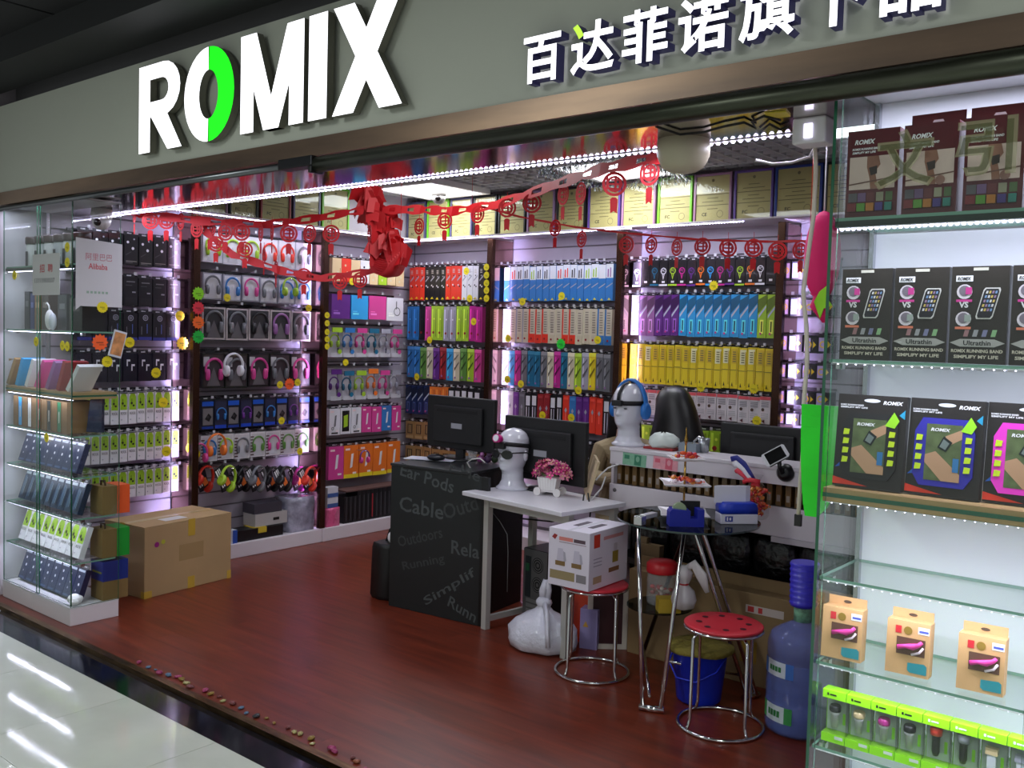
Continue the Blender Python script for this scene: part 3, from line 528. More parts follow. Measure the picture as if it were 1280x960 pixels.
# ------------------------------------------------------------------ goods in the entrance cabinet
def item(name, mb, loc, rot, label, cat, group=None): return inst(name, mb.mesh(name), None, loc, rot, label, cat, group)
IY = 2.345
def romix(m, x, z, w, h, y, mat): put_text(m, 'ROMIX', x, z, w*.9, h, y, mat, .03, .25)
maroon = M((86, 22, 30), .35, coat=.3); paper = M((206, 180, 170), .5)
for i in range(4):
    w, h, d = .122, .212, .05
    x = RX0+.020+w/2+i*(w+.012); dz = 0
    o = item('red_band_box', MB().box(-w/2, w/2, -d/2, d/2, 0, h, maroon), (x, IY+(.0 if i else .0), 1.8585), .03*(-1)**i, 'maroon running belt box with a runner photo on the top cabinet shelf', 'box', 'maroon boxes in the entrance cabinet')
    y = -d/2-.001
    part('photo', MB().rect(-w*.44, w*.44, h*.33, h*.70, y, paper).flat([(-w*.1, h*.70), (w*.12, h*.70), (w*.16, h*.60), (w*.06, h*.52), (w*.10, h*.42), (w*.12, h*.33), (-w*.02, h*.33), (-w*.04, h*.45), (-w*.10, h*.58)], y-.0006, M((140, 96, 80), .5))
         .flat([(-w*.06, h*.57), (w*.10, h*.59), (w*.10, h*.50), (-w*.02, h*.48)], y-.001, M((60, 48, 46), .5)).disc(w*.2, h*.37, w*.09, y-.001, M((150, 110, 100), .5)).flat([(-w*.44, h*.38), (w*.44, h*.44), (w*.44, h*.455), (-w*.44, h*.395)], y-.0008, M((110, 80, 72), .5)), o)
    lt = MB(); romix(lt, -w*.36, h*.84, w*.42, h*.055, y, WHITE)
    for z in (.775, .735): put_text(lt, 'ROMIX RUNNING BAND' if z > .75 else 'SIMPLIFY MY LIFE', -w*.40, h*z, w*(.55 if z > .75 else .45), h*.026, y, WHITE, .03, .2)
    part('lettering', lt, o)
    cl = MB()
    for q, c in enumerate(((120, 36, 40), (90, 140, 50), (176, 110, 40), (70, 50, 120), (50, 120, 110))): cl.box(-w*.44+w*.18*q, -w*.44+w*.17*(q+1), y-.006, y+.0005, h*.08, h*.17, cm(c)).rect(-w*.44+w*.18*q, -w*.44+w*.17*(q+1), h*.19, h*.29, y, cm(((90, 84, 90), (110, 80, 120), (100, 40, 44), (150, 144, 120), (80, 100, 60))[q]))
    part('belt_swatches', cl, o)
    if i: part('hang_tab', MB().box(-w/2, w/2, d/2-.003, d/2-.001, h+.0005, h+.032, maroon).flat([(-.016, h+.006), (.016, h+.006), (.010, h+.016), (-.010, h+.016)], d/2-.004, M((225, 228, 238), .4)), o)
darkp = M((38, 32, 27), .4, coat=.1, var=.25, scale=14); silv = M((176, 172, 166), .35, .3)
for i in range(4):
    w, h, d = .121, .222, .03; x = RX0+.018+w/2+i*(w+.006)
    o = item('running_band_pack', MB().box(-w/2, w/2, -d/2, d/2, 0, h, darkp).rect(-w*.12, w*.14, h*.955, h*.985, -d/2-.001, M((190, 186, 170), .4)), (x, IY, 1.5155), -.02*(-1)**i, 'dark running band pack with a printed phone on the second cabinet shelf', 'package', 'running band packs in the entrance cabinet')
    y = -d/2-.001
    # phone picture, badges, ribbon
    cx, cz = w*.16, h*.62
    def tp(u, v): return (cx+u*w*.5+v*w*.22, cz+v*h*.5)
    pm = MB()
    for r_, c_, yy in ((1., (206, 202, 196), y), (.86, (36, 34, 40), y-.0005)):
        a, b = .30*r_, .32*(r_ if r_ == 1 else .92); e = .05
        pm.flat([tp(u, v) for u, v in ((-a+e, -b), (a-e, -b), (a, -b+e), (a, b-e), (a-e, b), (-a+e, b), (-a, b-e), (-a, -b+e))], yy, M(c_, .3))
    for u in range(4):
        for v in range(5): pm.flat([tp(-.18+.105*u+a, .20-.09*v+b) for a, b in ((0, 0), (.07, 0), (.07, .055), (0, .055))], y-.001, M(((210, 206, 206), (196, 170, 90), (150, 120, 150), (120, 150, 190))[(u+v*3) % 4], .4))
    part('phone_picture', pm, o)
    bd = MB().rect(-w*.42, -w*.12, h*.845, h*.905, y, WHITE)
    for cz2, c in ((.74, (200, 60, 140)), (.46, (150, 160, 150))): bd.disc(-w*.26, h*cz2, w*.14, y, M((215, 205, 210), .4)).disc(-w*.26, h*cz2+.002, w*.10, y-.0005, M((120, 110, 120), .4)).rect(-w*.24, -w*.13, h*cz2-.006, h*cz2+.010, y-.001, M(c, .4)).rect(-w*.40, -w*.12, h*(cz2-.105), h*(cz2-.08), y-.0004, M(c if c[0] > 180 else (215, 120, 90), .4))
    part('badge', bd, o)
    lt = MB(); romix(lt, -w*.40, h*.855, w*.26, h*.038, y-.0006, BLACK); put_text(lt, 'VS', -w*.35, h*.575, w*.17, h*.065, y-.0004, M((206, 204, 200), .4), .04)
    part('lettering', lt, o)
    rb = MB().flat([(-w*.48, h*.215), (-w*.30, h*.255), (-w*.30, h*.175)], y, silv).flat([(w*.48, h*.215), (w*.30, h*.175), (w*.30, h*.255)], y, silv).rect(-w*.30, w*.30, h*.175, h*.255, y, silv)
    put_text(rb, 'Ultrathin', -w*.24, h*.19, w*.48, h*.05, y-.0005, BLACK, .02); part('ribbon', rb, o)
    l2_ = MB(); put_text(l2_, 'ROMIX RUNNING BAND', -w*.45, h*.115, w*.90, h*.035, y, M((200, 192, 170), .4), .03); put_text(l2_, 'SIMPLIFY MY LIFE', -w*.40, h*.055, w*.78, h*.035, y, M((200, 192, 170), .4), .03)
    part('slogan', l2_, o)
    sw = MB()
    for q, c in enumerate(((150, 110, 110), (150, 150, 150), (120, 120, 150), (130, 170, 120))): sw.flat([(-w*.25+w*.16*q, h*.28), (-w*.17+w*.16*q, h*.28), (-w*.14+w*.16*q, h*.35), (-w*.22+w*.16*q, h*.35)], y, M(c, .4))
    part('band_swatches', sw, o)
yg = M((196, 220, 40), .4)
for i, (bc, nm) in enumerate((((26, 24, 26), 'black'), ((40, 34, 150), 'deep blue'), ((226, 50, 190), 'hot pink'))):
    w, h, d = .165, .228, .025; x = RX0+.018+w/2+i*(w+.004)
    o = item('armband_pack', MB().box(-w/2, w/2, -d/2, d/2, 0, h, M((34, 28, 28), .35, coat=.3)).disc(0, h*.94, w*.12, -d/2-.001, M((210, 212, 220), .4), rz=h*.02), (x, IY-.01+.012*i, 1.2015), (-.10, 0, .02*(-1)**i), '%s sports armband on a black card on the thick cabinet shelf' % nm, 'package', 'armband packs in the entrance cabinet')
    y = -d/2-.001; am = M(bc, .5)
    a = .40
    part('armband', MB().ext([(-w*a, h*.22), (-w*.30, h*.10), (w*.30, h*.10), (w*a, h*.22), (w*a, h*.66), (w*.30, h*.80), (-w*.30, h*.80), (-w*a, h*.66)], y-.006, y+.0005, am), o)
    y2 = y-.0065
    pc = MB().rect(-w*.24, w*.24, h*.16, h*.74, y2, M((84, 96, 60), .4, var=.3, scale=40)).flat([(w*.0, h*.16), (w*.24, h*.16), (w*.24, h*.24), (-w*.10, h*.46), (-w*.24, h*.42), (-w*.24, h*.34)], y2-.0005, M((176, 136, 104), .5)).flat([(w*.06, h*.52), (w*.24, h*.60), (w*.24, h*.70), (w*.02, h*.62)], y2-.0005, M((176, 136, 104), .5))
    pc.flat([(-w*.08, h*.50), (w*.04, h*.46), (w*.12, h*.56), (0, h*.62)], y2-.001, M((30, 36, 36), .3)).flat([(-w*.05, h*.51), (w*.03, h*.48), (w*.08, h*.55), (0, h*.59)], y2-.0014, M((110, 120, 116), .3)).rect(w*.14, w*.22, h*.26, h*.40, y2-.0012, M((50, 110, 160), .4))
    romix(pc, -w*.18, h*.665, w*.28, h*.035, y2-.002, WHITE); part('photo', pc, o)
    cells = MB()
    for q in range(4):
        for s_ in (-1, 1): cells.ext([(s_*w*.33-w*.045, h*(.26+.10*q)), (s_*w*.33+w*.035, h*(.265+.10*q)), (s_*w*.33+w*.045, h*(.32+.10*q)), (s_*w*.33-w*.035, h*(.325+.10*q))], y2-.002, y2+.0005, yg)
    part('reflector', cells, o)
    lt = MB(); romix(lt, w*.16, h*.905, w*.30, h*.04, y, WHITE); put_text(lt, 'ROMIX RUNNING BAND', -w*.46, h*.875, w*.34, h*.018, y, WHITE, .03); put_text(lt, 'SIMPLIFY MY LIFE', -w*.46, h*.85, w*.40, h*.018, y, WHITE, .03)
    part('lettering', lt, o)
    part('triangle_print', MB().flat([(w*.22, h*.68), (w*.36, h*.66), (w*.42, h*.74), (w*.34, h*.83)], y-.0075, M((150, 215, 40), .4)).flat([(w*.40, h*.80), (w*.48, h*.76), (w*.48, h*.86)], y, M((40, 150, 190), .4)).flat([(-w*.48, h*.20), (-w*.36, h*.22), (-w*.38, h*.28)], y, M((40, 90, 180), .4)).flat([(-w*.5, h*.02), (w*.02, h*.02), (-w*.5, h*.10)], y, M((220, 60, 40), .4)), o)
kr = M((206, 160, 108), .6, var=.05, scale=20)
for i in range(3):
    w, h, d = .098, .128, .04; x = onY((1054, 1137, 1229)[i], 800, IY).x
    o = item('kraft_box', MB().box(-w/2, w/2, -d/2, d/2, 0, h, kr), (x, IY, .7662), (-.06, 0, .05), 'small kraft box showing a pink cable on the fifth cabinet shelf', 'box', 'kraft cable boxes in the entrance cabinet')
    y = -d/2-.001; part('hang_tab', MB().box(-w*.48, w*.48, d/2-.003, d/2-.001, h, h+.022, kr).disc(0, h+.010, .010, d/2-.004, M((80, 60, 44), .6), rz=.004), o)
    part('window', MB().rect(-w*.26, w*.40, h*.38, h*.70, y, M((96, 64, 50), .4)), o)
    part('cable', MB().tube([(-w*.22, y-.003, h*.50), (-w*.05, y-.004, h*.54), (w*.12, y-.004, h*.55), (w*.26, y-.004, h*.60), (w*.33, y-.003, h*.66)], [.006, .005, .008, .005, .004], M((220, 60, 150), .4), 8).tube([(w*.1, y-.002, h*.40), (w*.28, y-.003, h*.46), (w*.36, y-.002, h*.56)], .003, M((235, 215, 225), .4), 6), o)
    part('sticker', MB().rect(-w*.30, -w*.16, h*.76, h*.90, y, M((200, 40, 50), .4)).disc(w*.0-.001, h*.83, w*.10, y, M((140, 110, 40), .4)).rect(w*.22, w*.52-.004, h*.80, h*.93, y, WHITE).rect(w*.25, w*.46, h*.83, h*.87, y-.0004, M((80, 90, 180), .4)), o)
    part('teal_label', MB().flat([(w*.02, h*.10), (w*.08, h*.06), (w*.46, h*.06), (w*.46, h*.22), (w*.40, h*.26), (w*.02, h*.24)], y, M((40, 140, 150), .4)), o)
gl = M((150, 230, 20), .35)
for i, (c, tall) in enumerate((('K', 0), ('Q', 0), ('M', 0), ('K', 0), ('R', 1), ('S', 1), ('Q', 2), ('S', 2))):
    w, h, d = .0585, .132, .035; x = RX0+.016+w/2+i*(w+.002)
    o = item('car_charger_pack', MB().box(-w/2, w/2, d/2-.002, d/2, 0, h, gl).box(-w/2, w/2, -d/2, d/2-.002, h*.84, h, gl).box(-w/2, w/2, -d/2, d/2-.002, 0, h*.16, gl), (x, IY, .5505), 0, '%s topped car charger in a lime and clear pack on the sixth cabinet shelf' % CN[c][0] if not tall else '%s ended car plug in a lime and clear pack on the sixth cabinet shelf' % CN[c][0], 'package', 'car charger packs in the entrance cabinet')
    part('clear_window', MB().box(-w/2, w/2, -d/2+.0003, d/2-.0025, h*.162, h*.838, FILM), o)
    part('backing_card', MB().rect(-w*.46, w*.46, h*.165, h*.835, d/2-.0035, M((176, 190, 178), .5)).rect(w*.22, w*.34, h*.3, h*.52, d/2-.004, gl), o)
    g = MB()
    if tall == 0: g.lathe([(.008, 0), (.009, .03), (.012, .034), (.012, .040)], M((190, 190, 190), .3), 14).lathe([(.0135, .040), (.0145, .043), (.0145, .052), (.012, .056)], cm(c), 14)
    elif tall == 1: g.lathe([(.006, 0), (.009, .01), (.009, .045), (.013, .05)], M((30, 28, 30), .3), 14).lathe([(.0135, .05), (.0145, .066), (.010, .070)], cm(c), 14)
    else: g.box(-.009, .009, -.006, .006, 0, .04, M((220, 222, 230), .3)).box(-.013, .013, -.008, .008, .04, .055, cm(c))
    g.xf(Matrix.Translation((-.003, .002, .035))); part('charger', g, o)
    lt = MB().rect(-w*.3, -w*.22, h*.90, h*.95, -d/2-.001, WHITE if tall else BLACK).rect(-w*.18, w*.10, h*.905, h*.935, -d/2-.001, WHITE if tall else BLACK); lt.rect(w*.08, w*.44, h*.08, h*.14, -d/2-.001, M((210, 220, 205), .4)); part('price_label', lt, o)
# chinese character stickers on the entrance cabinet glass
decal = film('sticker_outline', (168, 168, 128), .5); decal2 = film('sticker_fill', (84, 92, 48), .6)
for i, (ch, px, py, s_) in enumerate((('文', 1122, 206, .135), ('引', 1222, 190, .125))):
    c = onY(px-30, py+32, CY0-.002); o = thing('glass_sticker', (c.x, CY0-.0005, c.z), 0, 'olive outlined character sticker on the glass before the %s maroon box' % ('second' if i == 0 else 'third'), 'sticker', 'character stickers on the glass')
    m = MB(); put_text(m, ch, 0, 0, s_, s_, -.0008, decal, .035); part('outline', m, o)
    m = MB(); put_text(m, ch, .008, .008, s_-.016, s_-.016, -.0014, decal2, .012); part('fill', m, o)
# ------------------------------------------------------------------ goods in the cabinet by the carton
def lean(name, st, c, n, z, w, h, label, group, x0=LX0+.05, gap=.0905):
    for i in range(n):
        o = inst(name, style(st, c, w, h, .03), None, (x0+gap*(i+.5), 2.345, z+.009), (-.32, 0, 0), label, 'package', group)
lean('leaning_pack', 'navyd', 'N', 8, .0935, .084, .165, 'navy pack with white dots leaning on the lowest cabinet shelf', 'navy packs on the lowest cabinet shelf', gap=.088)
lean('leaning_pack', 'rock', 'L', 9, .3205, .070, .170, 'lime and white earphone pack leaning in the cabinet by the carton', 'lime packs in the cabinet', gap=.080)
lean('leaning_pack', 'navyb', 'N', 9, .5505, .074, .165, 'slate blue striped pack leaning in the cabinet above the lime packs', 'slate packs in the cabinet', gap=.078)
lean('leaning_pack', 'navyd', 'K', 8, .7645, .084, .160, 'navy dotted pack leaning in the cabinet under the kraft spines', 'navy dotted packs in the cabinet', gap=.086)
x = LX0+.03
for i, (c, st) in enumerate(((None, 0), ('U', 1), (None, 0), ('W', 1), (None, 0), ('D', 1), (None, 0), ('K', 1), (None, 0), ((20, 110, 70), 1), (None, 0))):
    w = .058 if st == 0 else .046
    m = MB().box(-w/2, w/2, -.085, .085, 0, .165, M((122, 92, 56), .6, var=.08, scale=20))
    if st: m.rect(-w*.42, w*.42, .004, .161, -.0855, cm(c)).rect(-.004, .004, .05, .11, -.086, M((210, 205, 195), .5))
    item('case_box', m, (x+w/2, 2.40, .9775), 0, ('%s spined phone case box standing on the fourth shelf' % (CN[c][0] if isinstance(c, str) else 'dark green')) if c else 'plain kraft phone case box standing on the fourth shelf', 'box', 'case boxes in the cabinet')
    x += w+.006
for i, (c, px, tl) in enumerate((('E', 20, .45), ('E', 29, .45), ('U', 40, .35), ('W', 52, .4), ('P', 64, .45), ('F', 78, .45), ('D', 92, .35), ('W', 104, .6))):
    m = MB().box(-.012, .012, -.07, .07, 0, .16, cm(c)).box(-.0135, -.012, -.06, .06, .02, .14, M((220, 215, 222), .4) if c != 'W' else M((150, 190, 160), .4))
    X = min(onY(px, 480, 2.38).x, LX1-.05); item('tilted_box', m, (X-.03, 2.37, 1.1995+.012*math.sin(tl)), (0, tl, .2), '%s tilted phone box on the thick shelf of the cabinet by the carton' % CN[c][0], 'box', 'tilted boxes on the thick shelf')
for i, (x0, w, h, c) in enumerate(((-5.50, .06, .21, (24, 28, 30)), (-5.43, .05, .20, (30, 40, 90)), (-5.375, .07, .20, (120, 92, 60)), (-5.29, .08, .20, (60, 50, 44)), (-5.10, .10, .19, (44, 48, 50)), (-4.97, .14, .17, (30, 26, 24)))):
    item('device_box', MB().box(0, w, -.06, .06, 0, h, M(c, .4, coat=.3)).rect(w*.2, w*.8, h*.6, h*.75, -.0606, M(tuple(min(255, v+60) for v in c), .4)), (x0, 2.42, 1.5155), 0, '%s device box standing on the second shelf of the cabinet' % ('black', 'dark blue', 'tan', 'brown', 'charcoal', 'wide black')[i], 'box', 'device boxes in the cabinet')
t = thing('computer_mouse', onY(62, 410, 2.33)+Vector((0, 0, .0)), 0, 'white wired mouse in a blister hanging in the cabinet', 'mouse'); t.location.z = 1.516
part('shell', MB().ball((0, 0, .055), .034, .02, .054, WHITE, 14, 8), t); part('shell', MB().ball((.045, -.004, .045), .028, .018, .046, M((210, 214, 226), .35), 14, 8), t)
part('cable', MB().tube([(0, 0, .10), (-.01, .0, .13), (-.03, 0, .145), (-.045, 0, .14)], .004, WHITE, 6), t)
for i in range(6):
    t = thing('canister', (-5.47+.11*i, 2.40, 1.8585), 0, 'pale grey canister with a dark brown lid on the top shelf', 'canister', 'canisters on the top shelf of the cabinet')
    part('body', MB().lathe([(.040, 0), (.042, .004), (.042, .125), (.040, .13)], M((150, 158, 156) if i % 2 else (176, 182, 178), .35), 18).rect(-.015, .015, .0, .09, -.0425, M((36, 34, 34), .4)), t)
    part('lid', MB().lathe([(.045, .1305), (.047, .135), (.047, .165), (.043, .172)], M((52, 38, 36), .4), 18), t)
kb = M((130, 104, 60), .6)
def giftbox(z, c, nm, h=.15, handle=True):
    t = thing('gift_box', (LX1-.088, 2.495, z), .0, '%s ended kraft gift box at the open back of the cabinet' % nm, 'box', 'gift boxes at the cabinet back')
    part('body', MB().box(-.055, .075, -.05, .03, 0, h, kb), t); part('sleeve', MB().box(-.056, .076, .031, .10, -.0, h+.001, M(c, .4)).rect(.0, .03, h*.2, h*.45, .0305, M((220, 220, 220), .5)), t)
    if handle: part('handle', MB().tube([(-.0, -.02, h), (-.0, -.02, h+.022), (.04, -.02, h+.026), (.045, -.02, h)], .005, M((60, 40, 24), .5), 6), t)
giftbox(.551, (226, 90, 40), 'orange'); giftbox(.321, (30, 150, 50), 'green')
item('flat_carton', MB().box(-.055, .073, -.05, .09, 0, .10, kb), (LX1-.088, 2.50, .0935), 0, 'plain kraft carton on the cabinet base beside the big carton', 'box')
item('flat_carton', MB().box(-.055, .073, -.05, .09, 0, .105, M((30, 50, 130), .4)).rect(-.04, .06, .04, .05, -.0506, M((150, 150, 60), .4)), (LX1-.088, 2.50, .194), 0, 'dark blue box stacked on a kraft carton in the cabinet', 'box')
item('crumpled_paper', MB().ball((0, 0, .025), .045, .04, .026, WHITE, 10, 6).ball((.03, -.02, .018), .03, .025, .018, WHITE, 8, 5), (LX1-.07, 2.33, .0935), 0, 'crumpled white paper on the base of the cabinet', 'paper')
item('dark_pouch', MB().ext([(-.045, 0), (.045, 0), (.03, .19), (-.035, .2)], -.012, .012, M((26, 34, 60), .4)), (LX1-.085, 2.44, .984), (-.12, .0, .5), 'navy upright pouch at the end of the kraft spines', 'pouch')
# paper notices on the cabinet glass
pa, pb_ = onY(41, 369, CY0), onY(75, 316, CY0); nw, nh = pb_.x-pa.x, pb_.z-pa.z; m = MB().box(0, nw, -.0012, 0, 0, nh, M((206, 206, 208), .7)); y = -.0018
o = item('paper_notice', m, (onY(41, 369, CY0-.003).x, CY0-.003, onY(41, 369, CY0).z), 0, 'white paper notice with red characters and a phone number on the glass', 'notice')
lt = MB(); put_text(lt, '招', nw*.27, nh*.55, nw*.18, nh*.2, y, M((190, 60, 70), .6), .01); put_text(lt, '聘', nw*.57, nh*.55, nw*.18, nh*.2, y, M((190, 60, 70), .6), .01); put_text(lt, '13713969207', nw*.08, nh*.30, nw*.74, nh*.11, y, M((70, 70, 80), .6)); part('lettering', lt, o)
c0 = onY(92, 380, CY0+.1)
o = item('paper_notice', MB().ext([(0, -.02), (.025, 0), (.245, 0), (.245, .33), (0, .345)], -.0012, 0, M((208, 206, 210), .7)), (LX1+.004, CY0+.02, onX(92, 382, LX1+.004).z), PI/2, 'larger white paper notice with red lettering on the cabinet side glass', 'notice')
lt = MB(); put_text(lt, '阿里巴巴', .05, .235, .14, .035, y, M((196, 110, 120), .6), .0); put_text(lt, 'Alibaba', .065, .19, .10, .03, y, M((200, 60, 70), .6), .01); [lt.rect(.055+.02*q, .068+.02*q, .066, .078, y, M((150, 176, 158), .6)) for q in range(6)]; part('lettering', lt, o)
# ================================================================== SIGN
SY = 2.198; lit = M((250, 250, 255), .5, em=1.6, samp=False); litg = M((30, 235, 30), .5, em=.95, samp=False); ret = M((112, 110, 98), .5); ret2 = M((84, 78, 140), .5); lity = M((190, 240, 70), .5, em=.9, samp=False)
sg = thing('sign_lettering', (0, SY+.022, 2.317), 0, 'glowing white raised word sign with one half green letter on the fascia', 'sign')
sg.scale = (1.01, 1, 1.01)
def letter(outs, mat=lit, parent=sg, holes=None, depth=.055):
    m = MB()
    for o in outs: m.ext(o, 0, depth, mat, ret)
    return part('letter', m, parent)
H = .375
def off(o, x): return [(a+x, b) for a, b in o]
# R
arcs = lambda cx, cz, rx, rz, a0, a1, n=10: [(cx+rx*math.cos(a0+(a1-a0)*i/n), cz+rz*math.sin(a0+(a1-a0)*i/n)) for i in range(n+1)]
rx = -3.985
o_out = arcs(.20, .262, .13, .113, -PI/2, PI/2); o_in = arcs(.185, .262, .055, .048, -PI/2, PI/2)
m = MB().ext(off([(0, 0), (.092, 0), (.092, H), (0, H)], rx), 0, .032, lit, ret).ext(off([(.10, .15), (.235, 0), (.345, 0), (.225, .16)], rx), 0, .032, lit, ret)
m.ext(off([(.092, H), (.092, H-.065), (.185, H-.065), (.20, H)], rx), 0, .0319, lit, ret).ext(off([(.092, .149), (.20, .149), (.185, .214), (.092, .214)], rx), 0, .0318, lit, ret)
for i in range(10): m.ext(off([o_in[i], o_out[i], o_out[i+1], o_in[i+1]], rx), 0, .0317, lit, ret)
part('letter', m, sg)
# O: white left half, green right half
for a0, a1, mt in ((PI/2+.02, 3*PI/2-.02, lit), (-PI/2+.02, PI/2-.02, litg)):
    m = MB(); A = arcs(-3.444, .1875, .178, .19, a0, a1, 18); B_ = arcs(-3.444, .1875, .068, .098, a0, a1, 18)
    for i in range(18): m.ext([B_[i], A[i], A[i+1], B_[i+1]], 0, .032, mt, ret)
    part('letter', m, sg)
def strokes(polys, x):
    m = MB()
    for k, o in enumerate(polys): m.ext(off(o, x), .0003*k, .032-.0003*k, lit, ret)
    part('letter', m, sg)
strokes(([(0, 0), (.085, 0), (.085, H), (0, H)], [(.305, 0), (.39, 0), (.39, H), (.305, H)], [(.148, 0), (.242, 0), (.10, H), (.0, H)], [(.148, 0), (.242, 0), (.39, H), (.29, H)]), -3.222)
strokes(([(0, 0), (.103, 0), (.103, H), (0, H)],), -2.803)
strokes(([(0, 0), (.112, 0), (.345, H), (.232, H)], [(.243, 0), (.355, 0), (.110, H), (0, H)]), -2.668)
sg2 = thing('sign_lettering', (0, SY+.02, 2.30), 0, 'row of smaller glowing white chinese characters on the fascia', 'sign')
def glyph(ch, x, s=.150, bold=.022):
    me, a, b, c, d = text(ch, bold, 3); m = MB(); dep = .04
    # split the glyph into islands so that the dot of one character can be lit green
    n = len(me.vertices); par = list(range(n))
    def fd(i):
        while par[i] != i: par[i] = par[par[i]]; i = par[i]
        return i
    for p in me.polygons:
        for v in p.vertices: par[fd(v)] = fd(p.vertices[0])
    gx = {}
    for v in me.vertices: g = gx.setdefault(fd(v.index), [9, -9, 9, -9]); g[0] = min(g[0], v.co.x); g[1] = max(g[1], v.co.x); g[2] = min(g[2], v.co.y); g[3] = max(g[3], v.co.y)
    k = s/1.0; P_ = lambda v, y: (x+(v.co.x-a)*k*1.0, y, (v.co.y-c)*k)
    ed = {}
    for p in me.polygons:
        g = gx[fd(p.vertices[0])]; green = ch == '达' and g[0] < a+.35*(b-a) and g[2] > c+.62*(d-c)
        mt = lity if green else lit
        m.face([P_(me.vertices[i], 0) for i in p.vertices], mt)
        for e in p.edge_keys: ed[e] = ed.get(e, 0)+1
    for (i, j), q in ed.items():
        if q == 1: A, B2 = me.vertices[i], me.vertices[j]; m.face((P_(A, 0), P_(B2, 0), P_(B2, dep), P_(A, dep)), ret2)
    part('character', m, sg2)
for i, ch in enumerate('百达菲诺旗下品'): glyph(ch, -1.815+.1745*i)
# ================================================================== CERTIFICATES
parch = M((196, 176, 122), .5, var=.05, scale=6); ink = M((120, 104, 70), .6)
def certificate(w, h, loc, rot, col, label, mark):
    t = thing('certificate', loc, rot, label, 'certificate', 'framed certificates under the ceiling'); f = .016; fm = M(col, .35)
    part('frame', MB().box(-w/2, -w/2+f, -.02, 0, 0, h, fm).box(w/2-f, w/2, -.02, 0, 0, h, fm).box(-w/2+f, w/2-f, -.02, 0, 0, f, fm).box(-w/2+f, w/2-f, -.02, 0, h-f, h, fm), t, bevel=.002)
    m = MB().box(-w/2+f, w/2-f, -.012, -.004, f, h-f, parch); y = -.0125
    m.disc(0, h*.86, .010, y, ink)
    for k in range(7): ww = w*(.14+.14*((k*7) % 3)); m.rect(-ww, ww, h*(.72-.07*k), h*(.728-.07*k)+.002, y, ink)
    m.ring2(w*.2, h*.2, .020, .023, y, ink, 14); put_text(m, mark, -w*.28, h*.17, .036, .022, y, M((40, 36, 30), .5), .02)
    part('sheet', m, t); part('pane', pane(MB(), -w/2+f, w/2-f, -.018, -.016, f, h-f), t)
KC = {'k': ((22, 22, 24), 'black'), 'r': ((150, 40, 50), 'red'), 'b': ((86, 84, 120), 'grey blue'), 'g': ((110, 190, 40), 'lime'), 'l': ((150, 120, 160), 'lilac'), 'p': ((90, 66, 140), 'purple'), 'm': ((150, 110, 140), 'mauve'), 'u': ((36, 60, 140), 'blue')}
ce_ = [(509, 532, 'b'), (534, 561, 'g'), (563, 590, 'b'), (592, 621, 'k'), (623, 657, 'k'), (659, 693, 'l'), (696, 732, 'k'), (735, 775, 'p'), (777, 819, 'm'), (822, 865, 'g'), (867, 914, 'm'), (917, 966, 'p'), (968, 1027, 'u'), (1030, 1080, 'k')]
for i, (a, b, c) in enumerate(ce_):
    xa, xb = onY(a, 250, 5.5).x, onY(b, 250, 5.5).x; nx = ce_[i-1][2] if i else 'corner'
    certificate(xb-xa, .325, ((xa+xb)/2, 5.52, 2.30), 0, KC[c][0], '%s framed certificate on the back wall beside %s' % (KC[c][1], 'the corner' if i == 0 else 'a %s framed one' % KC[nx][1]), 'CE' if i % 3 == 1 else 'FC')
for i, (a, b, c) in enumerate(((216, 248, 'r'), (250, 285, 'm'), (287, 323, 'k'), (326, 364, 'r'), (367, 401, 'b'), (403, 437, 'g'))):
    ya, yb = onX(a, 260, -5.60).y, onX(b, 260, -5.60).y
    certificate(yb-ya, .33, (-5.62, (ya+yb)/2, 2.30), PI/2, KC[c][0], '%s framed certificate on the left wall above %s' % (KC[c][1], 'the black packs' if i < 2 else 'the boxed headphones'), 'FC')
# ================================================================== CEILING FITTINGS
for i, (x, y, lab) in enumerate(((-5.07, 5.13, 'square white ceiling light panel in the far corner'), (-3.40, 5.10, 'square ceiling light panel edged with silver tinsel'), (-1.6, 4.6, 'square ceiling light panel behind the entrance cabinet'), (-3.3, 3.4, 'square ceiling light panel above the middle of the shop'))):
    t = thing('ceiling_light', (x, y, CEIL), 0, lab, 'ceiling light')
    part('frame', MB().box(-.32, -.285, -.32, .32, -.04, 0, WHITE).box(.285, .32, -.32, .32, -.04, 0, WHITE).box(-.285, .285, -.32, -.285, -.04, 0, WHITE).box(-.285, .285, .285, .32, -.04, 0, WHITE), t)
    part('diffuser', MB().box(-.284, .284, -.284, .284, -.035, -.025, M((245, 248, 255), .5, em=2.5, samp=False)), t)
tin = M((190, 196, 200), .2, .9); m = MB(); rnd = random.Random(3)
for k in range(1500):
    u = rnd.random()*4; s_ = int(u); f = (u-s_)*.70-.35; px_, py_ = ((f, -.35), (.35, f), (-f, .35), (-.35, -f))[s_]
    a, b = rnd.uniform(0, 2*PI), rnd.uniform(-1.1, .6); L = rnd.uniform(.03, .06); d = Vector((math.cos(a)*math.cos(b), math.sin(a)*math.cos(b), math.sin(b)))*L; q = Vector((-math.sin(a), math.cos(a), 0))*.0025
    c = Vector((px_, py_, -.055)); m.face((c-q, c+q, c+q+d, c-q+d), tin)
inst('tinsel_garland', m.mesh('tinsel_garland'), None, (-3.40, 5.10, CEIL), 0, 'fringe of silver tinsel around the ceiling light', 'tinsel', None, 'stuff')
